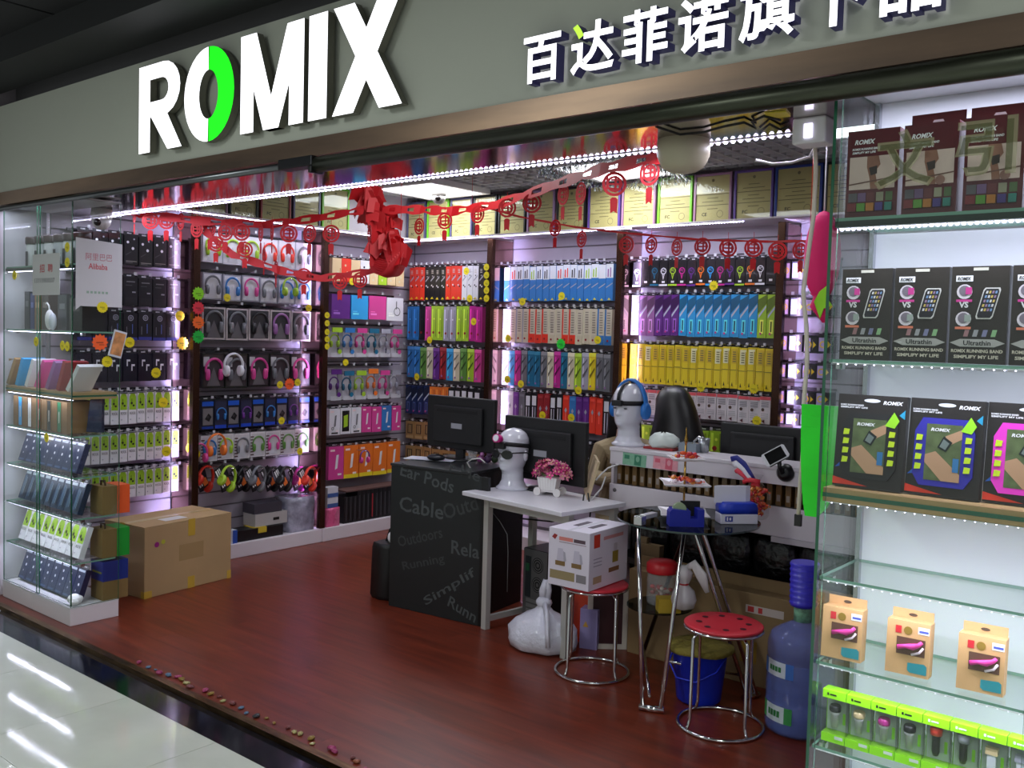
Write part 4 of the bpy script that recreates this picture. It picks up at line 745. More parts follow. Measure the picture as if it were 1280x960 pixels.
def dome_cam(c, label, r=.05, up=.06):
    t = thing('security_camera', c, 0, label, 'camera'); part('mount', MB().lathe([(r*1.0, up), (r*1.05, up*.3), (r*.95, 0)], M((196, 190, 184), .4), 20), t)
    part('dome', MB().lathe([(r*.95, 0), (r*.85, -r*.5), (r*.5, -r*.9), (r*.1, -r)], M((205, 200, 196), .35), 20), t)
    part('lens', MB().ball((r*.42, -r*.62, -r*.30), r*.40, r*.40, r*.40, M((24, 10, 8), .1, coat=1.), 12, 7), t); return t
c = onY(127, 258, 2.64); dome_cam((c.x, 2.64, SOF-.062), 'white ceiling camera with a dark lens under the mirrored soffit', .055)
c = onZ(507, 249, CEIL-.10); dome_cam((-4.9, 5.05, CEIL-.10), 'small white dome camera in the far corner of the ceiling', .055, .10); 
sp = thing('ceiling_speaker', (-1.56, 2.74, SOF), 0, 'cream dome shaped ceiling lamp housing under the soffit', 'lamp')
part('housing', MB().lathe([(.085, 0), (.085, -.05), (.07, -.085), (.045, -.10), (.01, -.103)], M((206, 198, 170), .45), 24), sp)
wr = thing('loose_wire', (0, 0, 0), 0, 'loose black wires taped under the soffit near the entrance cabinet', 'wire'); wm = M((20, 18, 18), .5)
for pts in (((820, 158), (850, 168), (880, 165), (905, 158), (930, 153)), ((930, 153), (945, 160), (940, 152), (955, 145), (975, 150)), ((950, 165), (962, 155), (975, 162), (985, 158))):
    part('strand', MB().tube([(onZ(a, b, SOF-.008).x, onZ(a, b, SOF-.008).y, SOF-.008) for a, b in pts], .004, wm, 6), wr)
q = onZ(972, 142, SOF); item('yellow_tag', MB().box(-.03, .03, -.03, .03, -.004, 0, M((220, 200, 60), .5)), (q.x, q.y, SOF-.001), .2, 'small yellow tape tag on the soffit', 'tag')
ad = thing('power_adapter', (-1.10, 2.68, SOF), 0, 'white power adapter box under the soffit beside the cabinet', 'adapter')
part('body', MB().box(-.05, .05, -.04, .04, -.075, 0, WHITE), ad, bevel=.006); part('socket', MB().box(-.012, .012, -.045, -.040, -.06, -.02, M((230, 226, 255), .4, em=2., samp=False)), ad)  # socket is no lamp; its glow is put into the material
cb = thing('hanging_cable', (0, 0, 0), 0, 'cream power cable hanging down beside the entrance cabinet', 'cable')
pts = [onY(x, y, 2.72) for x, y in ((1018, 170), (1020, 215), (1017, 270), (1010, 320), (1004, 365), (1008, 410), (1009, 450), (1005, 500), (1004, 560), (1000, 610), (998, 643))]
part('cord', MB().tube(pts, .0068, M((214, 204, 186), .5), 8), cb); e = pts[-1]; part('plug', MB().box(e.x-.010, e.x+.010, e.y-.006, e.y+.006, e.z-.035, e.z, M((24, 22, 22), .4)), cb)
pts = [onY(x, y, 2.80) for x, y in ((1020, 180), (1012, 196), (990, 203), (965, 205), (945, 200))]
item('loose_lead', MB().tube(pts, .004, M((205, 200, 200), .5), 6), (0, 0, 0), 0, 'thin white lead looping from the adapter', 'cable')
pk = thing('pink_plush', onY(1028, 320, 2.80), 0, 'pink elongated hanging plush toy with a lime leaf behind the glass', 'toy')
part('body', MB().ball((0, 0, 0), .055, .04, .135, M((236, 24, 110), .6), 18, 12), pk); part('tip', MB().tube([(0, 0, -.12), (-.01, 0, -.15), (.01, 0, -.175), (.015, 0, -.20)], [.02, .022, .018, .006], M((236, 24, 110), .6), 10), pk)
part('leaf', MB().ext([(0, -.14), (.02, -.19), (.03, -.16), (.055, -.15), (.035, -.125), (.04, -.09), (.015, -.11)], -.05, -.046, M((160, 230, 30), .5)), pk); part('loop', MB().tube([(0, 0, .13), (.0, 0, .22), (0, -.0, .36)], .0025, WHITE, 5), pk)
g0, g1 = onY(1008, 505, 2.64), onY(1016, 645, 2.64)
gp = thing('green_board', (g0.x, 2.64, g1.z), 0, 'bright green plastic strip standing behind the cabinet edge', 'strip')
m = MB(); n = 10
for k in range(n):
    z0, z1 = (g0.z-g1.z)*k/n, (g0.z-g1.z)*(k+1)/n; f0, f1 = .03+.11*(k/n)**.6, .03+.11*((k+1)/n)**.6
    m.ext([(.02-f0*.2, z0), (.02+f0, z0), (.02+f1, z1), (.02-f1*.2, z1)], -.012-.01*math.sin(PI*k/n), 0, M((40, 225, 40), .35))
part('blade', m, gp); part('cord', MB().box(.05, .053, -.008, -.005, g0.z-g1.z, SOF-g1.z, WHITE), gp)
# ================================================================== GARLANDS
redp = M((196, 16, 26), .55); 
_or = {}
def orn_mesh(s):
    if s in _or: return _or[s]
    m = MB(); 
    for r0, r1 in ((.034, .044), (.021, .029)):
        for j in range(20):
            a, b = 2*PI*j/20, 2*PI*(j+1)/20; m.ext([(r*math.cos(t)*s, r*math.sin(t)*s) for r, t in ((r0, a), (r1, a), (r1, b), (r0, b))], -.0008, .0008, redp)
    for a, b, c, d in ((-.03, -.022, -.02, .025), (.0, .008, -.03, .03), (-.025, .03, -.004, .003), (.016, .024, -.022, .018), (-.012, .024, .012, .018), (-.02, .02, -.02, -.014)): m.ext([(a*s, c*s), (b*s, c*s), (b*s, d*s), (a*s, d*s)], -.0007, .0007, redp)
    t = MB().ext([(-.012*s, -.105*s), (0, -.097*s), (.012*s, -.105*s), (.014*s, -.055*s), (.006*s, -.048*s), (-.006*s, -.048*s), (-.014*s, -.055*s)], -.0008, .0008, redp)
    l = MB().box(-.001, .001, -.001, .001, .044*s, .075*s, redp)
    _or[s] = (m.mesh('medallion'), t.mesh('tag'), l.mesh('thread')); return _or[s]
def garland(pts, label, orns, wid=.05, s=1., seed=1):
    P3 = [onY(x, y, Y) for x, y, Y in pts]; t = thing('paper_garland', (0, 0, 0), 0, label, 'garland', 'red paper garlands'); rg = random.Random(seed); m = MB()
    fine = []
    for k in range(len(P3)-1):
        for i in range(6): fine.append(P3[k].lerp(P3[k+1], i/6))
    fine.append(P3[-1])
    for i in range(len(fine)-1):
        a, b = fine[i], fine[i+1]; w0 = wid*(.5+.5*abs(math.sin(i*.9))); w1 = wid*(.5+.5*abs(math.sin((i+1)*.9))); u = Vector((0, .25, .97))
        if wid > .02 and i % 3 == 1: m.face((a-u*w0*.5, b-u*w1*.5, b-u*w1*.2, a-u*w0*.2), redp).face((a+u*w0*.2, b+u*w1*.2, b+u*w1*.5, a+u*w0*.5), redp)
        else: m.face((a-u*w0*.5, b-u*w1*.5, b+u*w1*.5, a+u*w0*.5), redp)
    rb = part('ribbon', m, t); so = rb.modifiers.new('thickness', 'SOLIDIFY'); so.thickness = .0015
    for e in (P3[0], P3[-1]): part('hanging_thread', MB().box(e.x-.001, e.x+.001, e.y-.001, e.y+.001, e.z, CEIL if e.y > 2.86 else SOF, redp), t)
    for x, y, Y in orns:
        c = onY(x, y, Y); a, b, d = orn_mesh(s); r = rg.uniform(-.5, .9)
        o = inst('medallion', a, t, c, r); inst('tag', b, o); inst('thread', d, o)
garland([(152, 262, 2.85), (180, 268, 2.9), (250, 276, 3.0), (330, 281, 3.2), (400, 272, 3.35), (455, 262, 3.5)], 'red paper garland along the left wall of packs up to the bunch',
        [(168, 268, 2.88), (188, 276, 2.9), (208, 276, 2.95), (226, 277, 2.98), (246, 286, 3.0), (262, 287, 3.05), (282, 290, 3.08), (302, 290, 3.12), (326, 291, 3.18), (340, 290, 3.2), (361, 292, 3.25), (387, 292, 3.3), (414, 292, 3.38), (462, 292, 3.5)], .055, 1.12, 1)
garland([(240, 275, 3.0), (290, 318, 3.1), (350, 338, 3.25), (400, 348, 3.4), (460, 340, 3.55), (500, 325, 3.6)], 'lower sagging red paper garland before the boxed headphones',
        [(270, 305, 3.05), (306, 312, 3.12), (330, 320, 3.2), (345, 336, 3.25), (380, 345, 3.35), (425, 352, 3.45), (450, 350, 3.5)], .05, 1.0, 2)
garland([(478, 262, 3.6), (525, 262, 3.7), (565, 264, 3.75), (620, 256, 3.6), (690, 232, 3.3), (750, 212, 3.05), (820, 196, 2.9), (862, 193, 2.86), (874, 163, 2.84)], 'red paper garland rising from the bunch to the soffit by the cream lamp',
        [(524, 283, 3.7), (556, 276, 3.72), (597, 268, 3.65), (634, 260, 3.55), (665, 254, 3.42), (704, 243, 3.25), (726, 242, 3.15), (768, 230, 3.02), (812, 216, 2.92)], .06, 1.05, 3)
garland([(590, 255, 4.4), (650, 271, 4.5), (720, 284, 4.6), (780, 291, 4.7), (880, 300, 4.8), (960, 302, 4.8), (1012, 301, 4.7)], 'thin red paper garland before the black emblem boxes',
        [(694, 285, 4.55), (727, 299, 4.6), (783, 306, 4.7), (814, 306, 4.72), (846, 309, 4.75), (878, 308, 4.8), (910, 310, 4.8), (942, 310, 4.8), (972, 314, 4.8), (1001, 312, 4.75)], .014, 1.15, 4)
# hanging bunch of folded paper
bu = thing('paper_bunch', onY(470, 236, 3.6), .3, 'thick bunch of folded red paper decorations hanging from the ceiling', 'decoration', None); rb_ = random.Random(5)
bz = bu.location.z; part('cord', MB().box(-.002, .002, -.002, .002, 0, CEIL-bz, redp), bu)
for k in range(74):
    u = k/73; x = -.07+.24*u**1.1+rb_.uniform(-.05, .05); z = -.36*u+rb_.uniform(-.05, .05); w, h = rb_.uniform(.04, .085), rb_.uniform(.06, .13)
    m = MB(); st_ = [(math.sin(q*1.3)*w, q*.010-.03) for q in range(7)]
    m.ext([(-w/2, -h), (0, -h*.88), (w/2, -h), (w*.6, 0), (0, h*.2), (-w*.6, 0)], -.001, .001, redp)
    o = part('paper_fold', m, bu, loc=(x, rb_.uniform(-.06, .06), z), rot=(rb_.uniform(-.4, .4), rb_.uniform(-.5, .5), rb_.uniform(-1.2, 1.2)))
for k in range(9):
    m = MB(); R = .075
    m.rings([[(R*1.5*math.cos(PI+PI*j/14)*(1-.06*k), -.03+.012*k*math.cos(2*PI*w_/4), -.30-.012*k+R*math.sin(PI+PI*j/14)*.9+.012*math.sin(2*PI*w_/4)) for w_ in range(4)] for j in range(15)], redp)
    part('paper_loop', m, bu, loc=(.10, .0, -.02))
# ================================================================== THINGS ON THE SHOP FLOOR
card = M((176, 146, 104), .65, var=.04, scale=5); tape = M((196, 160, 60), .35); kedge = M((140, 112, 78), .7)
t = thing('cardboard_carton', (-4.955, 2.785, 0), .115, 'large brown cardboard carton with yellow tape on the red floor', 'carton')
L_, W_, H_ = .62, .375, .415    # local: x to the left (-), y back
part('body', MB().box(-W_, 0, 0, L_, 0, H_-.012, card), t, bevel=.003)
part('flap', MB().box(-W_, -W_/2-.001, 0, L_, H_-.011, H_-.006, card), t); part('flap', MB().box(-W_/2+.001, 0, 0, L_, H_-.011, H_-.005, card), t)
tp_ = MB().box(.0, .0012, L_*.48, L_*.56, H_-.10, H_, tape).box(.0, .0012, L_*.48, L_*.56, .0, .07, tape).box(0, .0012, .0, .05, 0, .04, tape).box(0, .0012, L_-.03, L_, .0, .05, tape).box(-W_/2-.025, -W_/2+.025, 0, L_, H_-.0055, H_-.0035, M((196, 170, 120), .3, coat=.4)).box(-W_*.6, -W_*.48, -.0012, 0, H_-.08, H_, tape).box(-W_*.9, -W_*.6, -.0012, 0, 0, .06, tape).box(-.03, 0, -.0012, 0, 0, .04, tape)
part('tape', tp_, t); part('sticker', MB().face([(.0014, L_*.13+.016*math.cos(a), H_-.115+.016*math.sin(a)) for a in [2*PI*j/12 for j in range(12)]], M((150, 30, 120), .5)).face([(.0014, L_*.20+.014*math.cos(a), H_-.105+.014*math.sin(a)) for a in [2*PI*j/12 for j in range(12)]], M((180, 180, 50), .5)), t)
part('label', MB().box(0, .001, L_*.38, L_*.66, H_-.24, H_-.145, M((168, 140, 98), .25, coat=.5)), t); part('label', MB().box(-.14, -.06, L_*.30, L_*.55, H_-.003, H_-.0025, M((214, 210, 210), .5)), t)
# --- black lettered counter block
SA, SR = Vector((-3.887, 3.674, 0)), .111
sd = thing('display_block', SA, SR, 'black counter block printed with grey words beside the white desk', 'counter')
SW, SHt = .665, .818; blk = M((26, 30, 31), .45)
part('body', MB().box(0, SW-.125, .012, .55, 0, SHt-.015, M((12, 12, 13), .5)), sd, bevel=.003); part('front_board', MB().box(0, SW-.045, 0, .011, .002, SHt-.016, blk), sd); part('corner_strip', MB().box(SW-.044, SW, 0, .022, .002, SHt-.016, M((10, 10, 11), .4)), sd); part('top', MB().box(-.005, SW-.12, -.006, .555, SHt-.0145, SHt, M((36, 38, 40), .35)), sd, bevel=.002)
nrm = Vector((-math.sin(SR), math.cos(SR), 0)); ax_ = Vector((math.cos(SR), math.sin(SR), 0))
def stp(x, y): d = ray(x, y); q = C0+d*((SA-C0).dot(nrm)/d.dot(nrm)); return (q-SA).dot(ax_), q.z
gm1 = M((74, 80, 80), .55); gm2 = M((58, 62, 62), .55)
for s_, a, b, h, mt in (('Ear Pods', (500, 594), (566, 617), .072, gm1), ('r He', (561, 589), (599, 603), .06, gm2), ('Cable', (499, 638), (554, 650), .085, gm1), ('Outd', (557, 650), (599, 637), .085, gm2), ('Outdoors', (499, 684), (554, 672), .062, gm2), ('Rela', (564, 692), (599, 699), .075, gm1), ('Running', (505, 716), (557, 706), .062, gm2), ('Simplif', (534, 760), (597, 722), .062, gm1), ('Runn', (559, 757), (593, 779), .062, gm1)):
    (u0, z0), (u1, z1) = stp(*a), stp(*b); w = math.hypot(u1-u0, z1-z0); m = MB(); put_text(m, s_, u0, z0, w, h, -.0008, mt, .012, .0, math.atan2(z1-z0, u1-u0)); part('lettering', m, sd)
def onblock(px, py): return onZ(px, py, SHt)
q = onblock(535, 575); item('paper_sheet', MB().box(-.15, .11, -.05, .08, 0, .004, M((214, 214, 222), .6)).box(-.10, .16, -.07, .04, .0045, .008, M((200, 202, 216), .6)), (q.x, q.y+.02, SHt+.001), .4, 'white papers lying on the black counter block', 'paper')
q = onblock(545, 577); t = thing('computer_mouse', (q.x, q.y, SHt+.0105), .5, 'dark computer mouse on the papers', 'mouse'); part('shell', MB().ball((0, 0, .014), .055, .032, .020, M((24, 24, 34), .3), 16, 8), t); part('wheel', MB().box(-.03, -.015, -.003, .003, .028, .034, M((60, 60, 66), .4)), t)
q = onblock(573, 578); item('plastic_cup', MB().lathe([(.022, 0), (.026, .03), (.030, .085), (.028, .085), (.024, .03), (.020, .003)], JARGLASS, 18), (q.x, q.y+.12, SHt+.001), 0, 'clear plastic cup below the left monitor', 'cup')
for i, (px, c) in enumerate(((588, (120, 60, 110)), (597, (70, 40, 80)), (606, (40, 60, 30)))):
    q = onblock(px, 582); item('small_trinket', MB().ball((0, 0, .022), .024, .02, .022, M(c, .4), 10, 6).ball((.01, 0, .05), .014, .014, .014, M(tuple(min(255, v+40) for v in c), .4), 8, 5), (q.x-.03, q.y+.12, SHt+.001), 0, '%s trinket behind the black counter block edge' % ('plum', 'violet', 'olive')[i], 'trinket', 'trinkets on the counter block')
# --- monitors
def monitor(x0, x1, y, z0, z1, zb, rot, label, lab=True):
    w, h = x1-x0, z1-z0; t = thing('monitor', ((x0+x1)/2, y, zb), rot, label, 'monitor'); bm = M((17, 17, 19), .55); b = z0-zb
    part('rear_shell', MB().box(-w/2, w/2, .0, .03, b, b+h, bm).box(-w*.36, w*.36, -.025, -.0005, b+h*.12, b+h*.82, M((20, 20, 22), .6)), t, bevel=.006)
    part('vent', MB().box(-w*.3, w*.3, -.027, -.0255, b+h*.70, b+h*.76, M((9, 9, 10), .7)), t)
    part('screen', MB().box(-w/2+.012, w/2-.012, .0305, .032, b+.015, b+h-.012, M((30, 34, 44), .2)), t)
    part('neck', MB().box(-.03, .03, .004, .026, .011, b-.0005, bm), t); part('foot', MB().lathe([(.10, 0), (.10, .006), (.09, .011)], bm, 24, (0, .02, 0)), t)
    if lab: part('label', MB().box(-w*.08, w*.08, -.0262, -.0256, b+h*.40, b+h*.50, M((150, 150, 158), .5)), t)
a, b = onY(534, 493, 4.06), onY(619, 500, 4.06); monitor(a.x, b.x, 4.06, onY(576, 562, 4.06).z, a.z, SHt+.001, -.02, 'black monitor seen from behind on the black counter block')
DZ = .73
a, b = onY(629, 520, 4.0), onY(735, 527, 4.0); monitor(a.x, b.x, 4.0, onY(680, 602, 4.0).z, (a.z+b.z)/2, DZ+.001, -.05, 'black monitor seen from behind on the white desk')
a, b = onY(901, 527, 4.42), onY(1012, 535, 4.42); monitor(a.x, b.x, 4.42, onY(950, 590, 4.42).z, (a.z+b.z)/2-.005, .74, 0, 'black monitor behind the white counter', False)
# --- white desk
DA, DR = Vector((-3.325, 3.652, 0)), -.13
dk_ = thing('white_desk', DA, DR, 'white topped desk with metal legs beside the black counter block', 'desk'); wt = M((214, 212, 218), .35); lm = M((196, 196, 190), .35, .3)
part('desk_top', MB().box(0, .725, 0, .47, DZ-.022, DZ, wt), dk_, bevel=.003)
for x, y in ((.10, .10), (.68, .10), (.10, .43), (.68, .43)): part('leg', MB().box(x-.0175, x+.0175, y-.0175, y+.0175, 0, DZ-.0225, lm), dk_, bevel=.002)
for y in (.10, .43): part('rail', MB().box(.119, .661, y-.012, y+.012, DZ-.075, DZ-.040, lm), dk_)
part('rail', MB().box(.09, .11, .119, .411, .04, .07, lm), dk_)
def ondesk(px, py): return onZ(px, py, DZ)
# --- shop dummy heads
TAB = [(0, .078, .082, .090), (.012, .080, .084, .092), (.018, .068, .072, .076), (.05, .056, .062, .060), (.085, .058, .064, .056), (.10, .072, .068, .056), (.112, .094, .074, .050), (.125, .098, .080, .058), (.145, .097, .087, .066), (.165, .096, .093, .071), (.19, .094, .099, .075), (.21, .094, .103, .077), (.225, .099, .105, .078), (.25, .098, .106, .079), (.275, .089, .101, .076), (.30, .070, .085, .063), (.317, .046, .060, .044), (.327, .022, .03, .022), (.33, .004, .005, .004)]
def tabz(z, k):
    for a, b in zip(TAB, TAB[1:]):
        if a[0] <= z <= b[0]: t = (z-a[0])/(b[0]-a[0]); t = t*t*(3-2*t) if False else t; return a[k]*(1-t)+b[k]*t
    return TAB[-1][k]
def head_rings(z0=0., n=40, step=.0055, s=1.):
    R = []; z = z0
    while z < .3301:
        f, b, w = tabz(z, 1), tabz(z, 2), tabz(z, 3); ring = []
        for j in range(n):
            th = -PI+2*PI*j/n; x = w*math.sin(th); c = math.cos(th); y = -(f if c > 0 else b)*c
            if abs(th) < 1.2:
                nz = 0
                if .155 < z < .215: nz = .026*max(0, min(1, (.215-z)/.045))*min(1, (z-.155)/.012)
                y -= nz*math.exp(-(th/.17)**2)
                y += .010*math.exp(-((abs(th)-.38)/.17)**2-((z-.198)/.012)**2)
                y -= .005*math.exp(-(th/.28)**2)*(math.exp(-((z-.137)/.005)**2)+math.exp(-((z-.149)/.005)**2))
                y += .004*math.exp(-(th/.3)**2-((z-.143)/.003)**2)
                y -= .005*math.exp(-(th/.22)**2-((z-.115)/.008)**2)
            ring.append((x*s, y*s, z*s))
        R.append(ring); z += step
    return R
def ears(m, mat, s=1.):
    for q in (-1, 1): m.ball((q*.077*s, .008*s, .185*s), .010*s, .019*s, .030*s, mat, 10, 7).ball((q*.084*s, .004*s, .187*s), .006*s, .010*s, .018*s, mat, 8, 5)
    return m
gw = M((212, 212, 222), .12, coat=.6)
H1R = .10; q = ondesk(640, 611); h1 = thing('mannequin_head', (q.x, q.y, DZ+.0005), H1R, 'glossy white mannequin head in sunglasses on the white desk', 'mannequin head')
part('bust', ears(MB().rings(head_rings(), gw), gw), h1)
def band_ring(z, grow, n=40, tilt=0.):
    R = []
    for j in range(n):
        th = -PI+2*PI*j/n; c = math.cos(th); zz = z+tilt*c; f, b, w = tabz(zz, 1)+grow, tabz(zz, 2)+grow, tabz(zz, 3)+grow
        R.append(((w)*math.sin(th), -(f if c > 0 else b)*c, zz))
    return R
sgm = M((10, 10, 11), .15, coat=.6)
sg_ = thing('sunglasses', (q.x, q.y, DZ+.0005), H1R, 'black sunglasses worn by the mannequin head on the desk', 'sunglasses')
for s_ in (-1, 1):
    part('lens', MB().rings([[(s_*.036+.031*math.cos(a)*k_, -.118+.016*abs(math.cos(a)*.5+s_*.5)+yy, .196+.025*math.sin(a)*k_) for a in [2*PI*j/20 for j in range(20)]] for k_, yy in ((.9, -.003), (1, 0), (.9, .004))], sgm), sg_)
    part('temple', MB().tube([(s_*.062, -.100, .206), (s_*.080, -.06, .206), (s_*.087, .0, .203), (s_*.088, .03, .190)], .004, sgm, 6), sg_)
part('bridge', MB().tube([(-.010, -.125, .200), (0, -.128, .204), (.010, -.125, .200)], .004, sgm, 6), sg_)
hl = thing('head_lamp', (q.x, q.y, DZ+.0005), H1R, 'headlamp with a magenta lamp on the mannequin head in sunglasses', 'headlamp'); strap = M((22, 20, 24), .6)
part('strap', MB().rings([[tuple(p) for p in r] for r in (band_ring(.228, .003, tilt=.012), band_ring(.250, .003, tilt=.012), band_ring(.250, .0005, tilt=.012), band_ring(.228, .0005, tilt=.012))], strap, closed=True), hl)
part('housing', MB().box(-.028, .028, -.132, -.106, .226, .262, strap), hl, bevel=.005)
part('lamp_head', MB().tube([(0, -.118, .272), (0, -.130, .280), (0, -.165, .286)], [.016, .021, .023], M((190, 20, 120), .3), 16), hl); part('lens', MB().tube([(0, -.1655, .286), (0, -.169, .2865)], [.019, .016], M((225, 225, 235), .15, coat=1.), 16), hl)
# second head with blue headphones
CT = .992; CYF = 4.10
q = onY(785, 556, 4.225); h2 = thing('mannequin_head', (q.x, 4.225, CT+.001), -.02, 'white mannequin head with blue headphones on the counter', 'mannequin head')
part('bust', ears(MB().rings(head_rings(), gw), gw), h2)
part('eye', MB().ball((-.034, -.086, .199), .012, .006, .004, M((60, 60, 70), .3), 10, 5), h2); part('eye', MB().ball((.034, -.086, .199), .012, .006, .004, M((60, 60, 70), .3), 10, 5), h2)
hp = thing('headphones', (q.x, 4.225, CT+.001), -.02, 'blue over ear headphones on the mannequin head', 'headphones'); bl = M((30, 110, 190), .35)
part('headband', MB().tube([(.098*math.cos(PI*j/16), .01, .20+.145*math.sin(PI*j/16)) for j in range(17)], .010, bl, 10, ry=.017), hp)
for s_ in (-1, 1): part('ear_cup', MB().rings([[(s_*(.083+t_), .008+.036*r*math.cos(a), .186+.044*r*math.sin(a)) for a in [2*PI*j/18 for j in range(18)]] for t_, r in ((0, .85), (.006, 1), (.024, 1), (.032, .7))], bl), hp)
hs = thing('head_strap', (q.x, 4.225, CT+.001), -.02, 'black elastic headlamp strap on the mannequin head with blue headphones', 'strap')
part('band', MB().rings([band_ring(.214, .003), band_ring(.238, .003), band_ring(.238, .0005), band_ring(.214, .0005)], strap, closed=True), hs); part('housing', MB().box(-.03, .03, -.125, -.103, .212, .242, strap), hs, bevel=.004)
part('top_strap', MB().tube([(0, -.106, .24), (0, -.10, .275), (0, -.06, .322), (0, 0, .339), (0, .06, .315), (0, .10, .26), (0, .110, .236)], .010, strap, 6, ry=.003), hs)
# --- flower cart
q = ondesk(686, 619); fc = thing('flower_cart', (q.x, q.y, DZ+.0005), .25, 'small white toy cart planter full of pink flowers on the desk', 'planter'); wc = M((226, 222, 220), .5)
m = MB(); n = 9
part('tub', MB().rings([[(a*w_/2, b*d_/2, z) for a, b in ((-1, -1), (1, -1), (1, 1), (-1, 1))] for z, w_, d_ in ((.028, .088, .055), (.095, .110, .07))], wc, smooth=False), fc)
for k in range(7): part('slat', MB().rings([[(-.040+.0133*k+e_+(-.040+.0133*k)*f_, y_, z) for e_, y_ in ((-.005, -.0290-g_), (.005, -.0290-g_), (.005, -.0275-g_), (-.005, -.0275-g_))] for z, f_, g_ in ((.03, 0, 0), (.094, .22, .0065))], M((236, 234, 232), .5), smooth=False), fc)
part('rail', MB().box(-.06, .06, -.03, .03, .020, .0275, wc), fc)
for x in (-.05, .06):
    for y in (-.04, .04): part('wheel', MB().rings([[(x+.020*r*math.cos(a), y+yy, .0215+.0215*r*math.sin(a)) for a in [2*PI*j/18 for j in range(18)]] for r, yy in ((.5, -.003), (1, -.003), (1, .003), (.5, .003))], wc, smooth=False), fc)
rf = random.Random(9); fpal = [M(c, .6) for c in ((240, 150, 180), (225, 90, 150), (246, 190, 205), (200, 50, 130))]; _fm = []
for c in fpal:
    m = MB()
    for k in range(5): a = 2*PI*k/5; m.face([(.0*math.cos(a), 0, 0), (.012*math.cos(a-.5), .012*math.sin(a-.5), .003), (.017*math.cos(a), .017*math.sin(a), .006), (.012*math.cos(a+.5), .012*math.sin(a+.5), .003)], c)
    m.ball((0, 0, .003), .004, .004, .004, M((235, 200, 160), .6), 6, 4); _fm.append(m.mesh('flower'))
for k in range(95):
    a, b = rf.uniform(0, 2*PI), rf.uniform(0, 1.6); r = .075+.03*rf.random()
    d = Vector((math.cos(a)*math.sin(b)*1.05, math.sin(a)*math.sin(b)*.62, math.cos(b)*.75)); inst('flower', _fm[rf.choice((0, 1, 1, 2, 3, 3))], fc, d*r+Vector((.012, 0, .105)), (d.to_track_quat('Z', 'Y').to_euler()[:]), scale=(1.35, 1.35, 1.35))
for k in range(16): a = rf.uniform(0, 6.28); part('leaf', MB().face([(0, 0, 0), (.012, .006, .004), (.03, 0, .008), (.012, -.006, .004)], M((90, 120, 60), .6)), fc, loc=(.04*math.cos(a), .024*math.sin(a), .10), rot=(0, -.4, a))
# desk odds and ends
q = ondesk(590, 596); item('router_box', MB().box(-.08, .08, -.05, .05, 0, .022, M((30, 30, 32), .4)).box(-.075, .075, -.046, .046, .0225, .03, WHITE), (q.x+.16, q.y+.0, DZ+.001), .1, 'flat black and white device behind the mannequin head', 'device')
for i, pts in enumerate((((588, 585), (584, 578), (590, 574), (600, 573), (606, 578)), ((745, 600), (752, 592), (760, 585), (775, 580)), ((757, 596), (752, 610), (745, 618), (738, 626)))):
    item('white_cable', MB().tube([onY(a, b, 3.86+.04*i) for a, b in pts], .004, M((200, 198, 196), .5), 6), (0, 0, 0), 0, '%s' % ('white cable loop behind the black counter block', 'white cable curving up to the counter edge', 'white cable hanging between desk and counter')[i], 'cable')
for i, pts in enumerate((((730, 618), (728, 632), (715, 645), (690, 652), (650, 648)), ((735, 616), (738, 640), (735, 670), (720, 690)), ((615, 640), (625, 652), (634, 668), (635, 690), (634, 740)))):
    item('black_cable', MB().tube([onY(a, b, 3.90 if i < 2 else 3.80) for a, b in pts], .0045 if i < 2 else .002, M((16, 16, 17) if i < 2 else (120, 120, 120), .5), 6), (0, 0, 0), 0, ('thick black cable drooping under the white desk', 'black cable hanging at the desk end', 'thin grey lead hanging beside the desk leg')[i], 'cable')
pc = thing('computer_tower', (-3.04, 3.93, 0), -.12, 'black computer tower with its grey rear panel under the desk', 'computer')
part('case', MB().box(-.09, .09, .004, .44, .02, .42, M((14, 14, 15), .4)), pc, bevel=.004); part('rear_panel', MB().box(-.087, .087, -.0, .0035, .023, .417, M((110, 110, 112), .4, .5)), pc)
for z, r in ((.34, .042), (.235, .042)): part('fan', MB().ring2(.02, z, r*.25, r, -.001, M((30, 30, 32), .5), 18).ring2(.02, z, r*.5, r*.56, -.0016, M((150, 150, 150), .4), 18).ring2(.02, z, r*.8, r*.86, -.0016, M((150, 150, 150), .4), 18), pc)
part('port_block', MB().box(-.07, -.03, -.003, -.0005, .16, .38, M((40, 44, 48), .4)).box(-.065, -.04, -.006, -.0031, .30, .34, M((40, 90, 60), .4)), pc)
for k in range(4): part('slot_cover', MB().box(-.06, .06, -.003, -.0005, .05+.028*k, .068+.028*k, M((150, 150, 150), .35, .6)), pc)
for s_ in (-1, 1): part('foot', MB().box(s_*.07-.012, s_*.07+.012, .05, .08, 0, .0195, BLACK), pc)
q = onZ(474, 747, 0); bb = thing('black_bag', (-4.02, 3.80, 0), .1, 'black bag standing on the floor left of the counter block', 'bag')
part('body', MB().rings([[(a*w_, b*.07, z) for a, b in ((-1, -1), (0, -1.25), (1, -1), (1, 1), (0, 1.1), (-1, 1))] for z, w_ in ((0, .07), (.02, .085), (.30, .075), (.33, .065))], M((16, 15, 16), .5)), bb); part('white_tip', MB().ball((.03, -.02, .36), .025, .025, .035, WHITE, 10, 7), bb); part('handle', MB().tube([(-.03, 0, .32), (.0, 0, .40), (.06, 0, .43), (.08, 0, .38)], .008, BLACK, 6), bb)
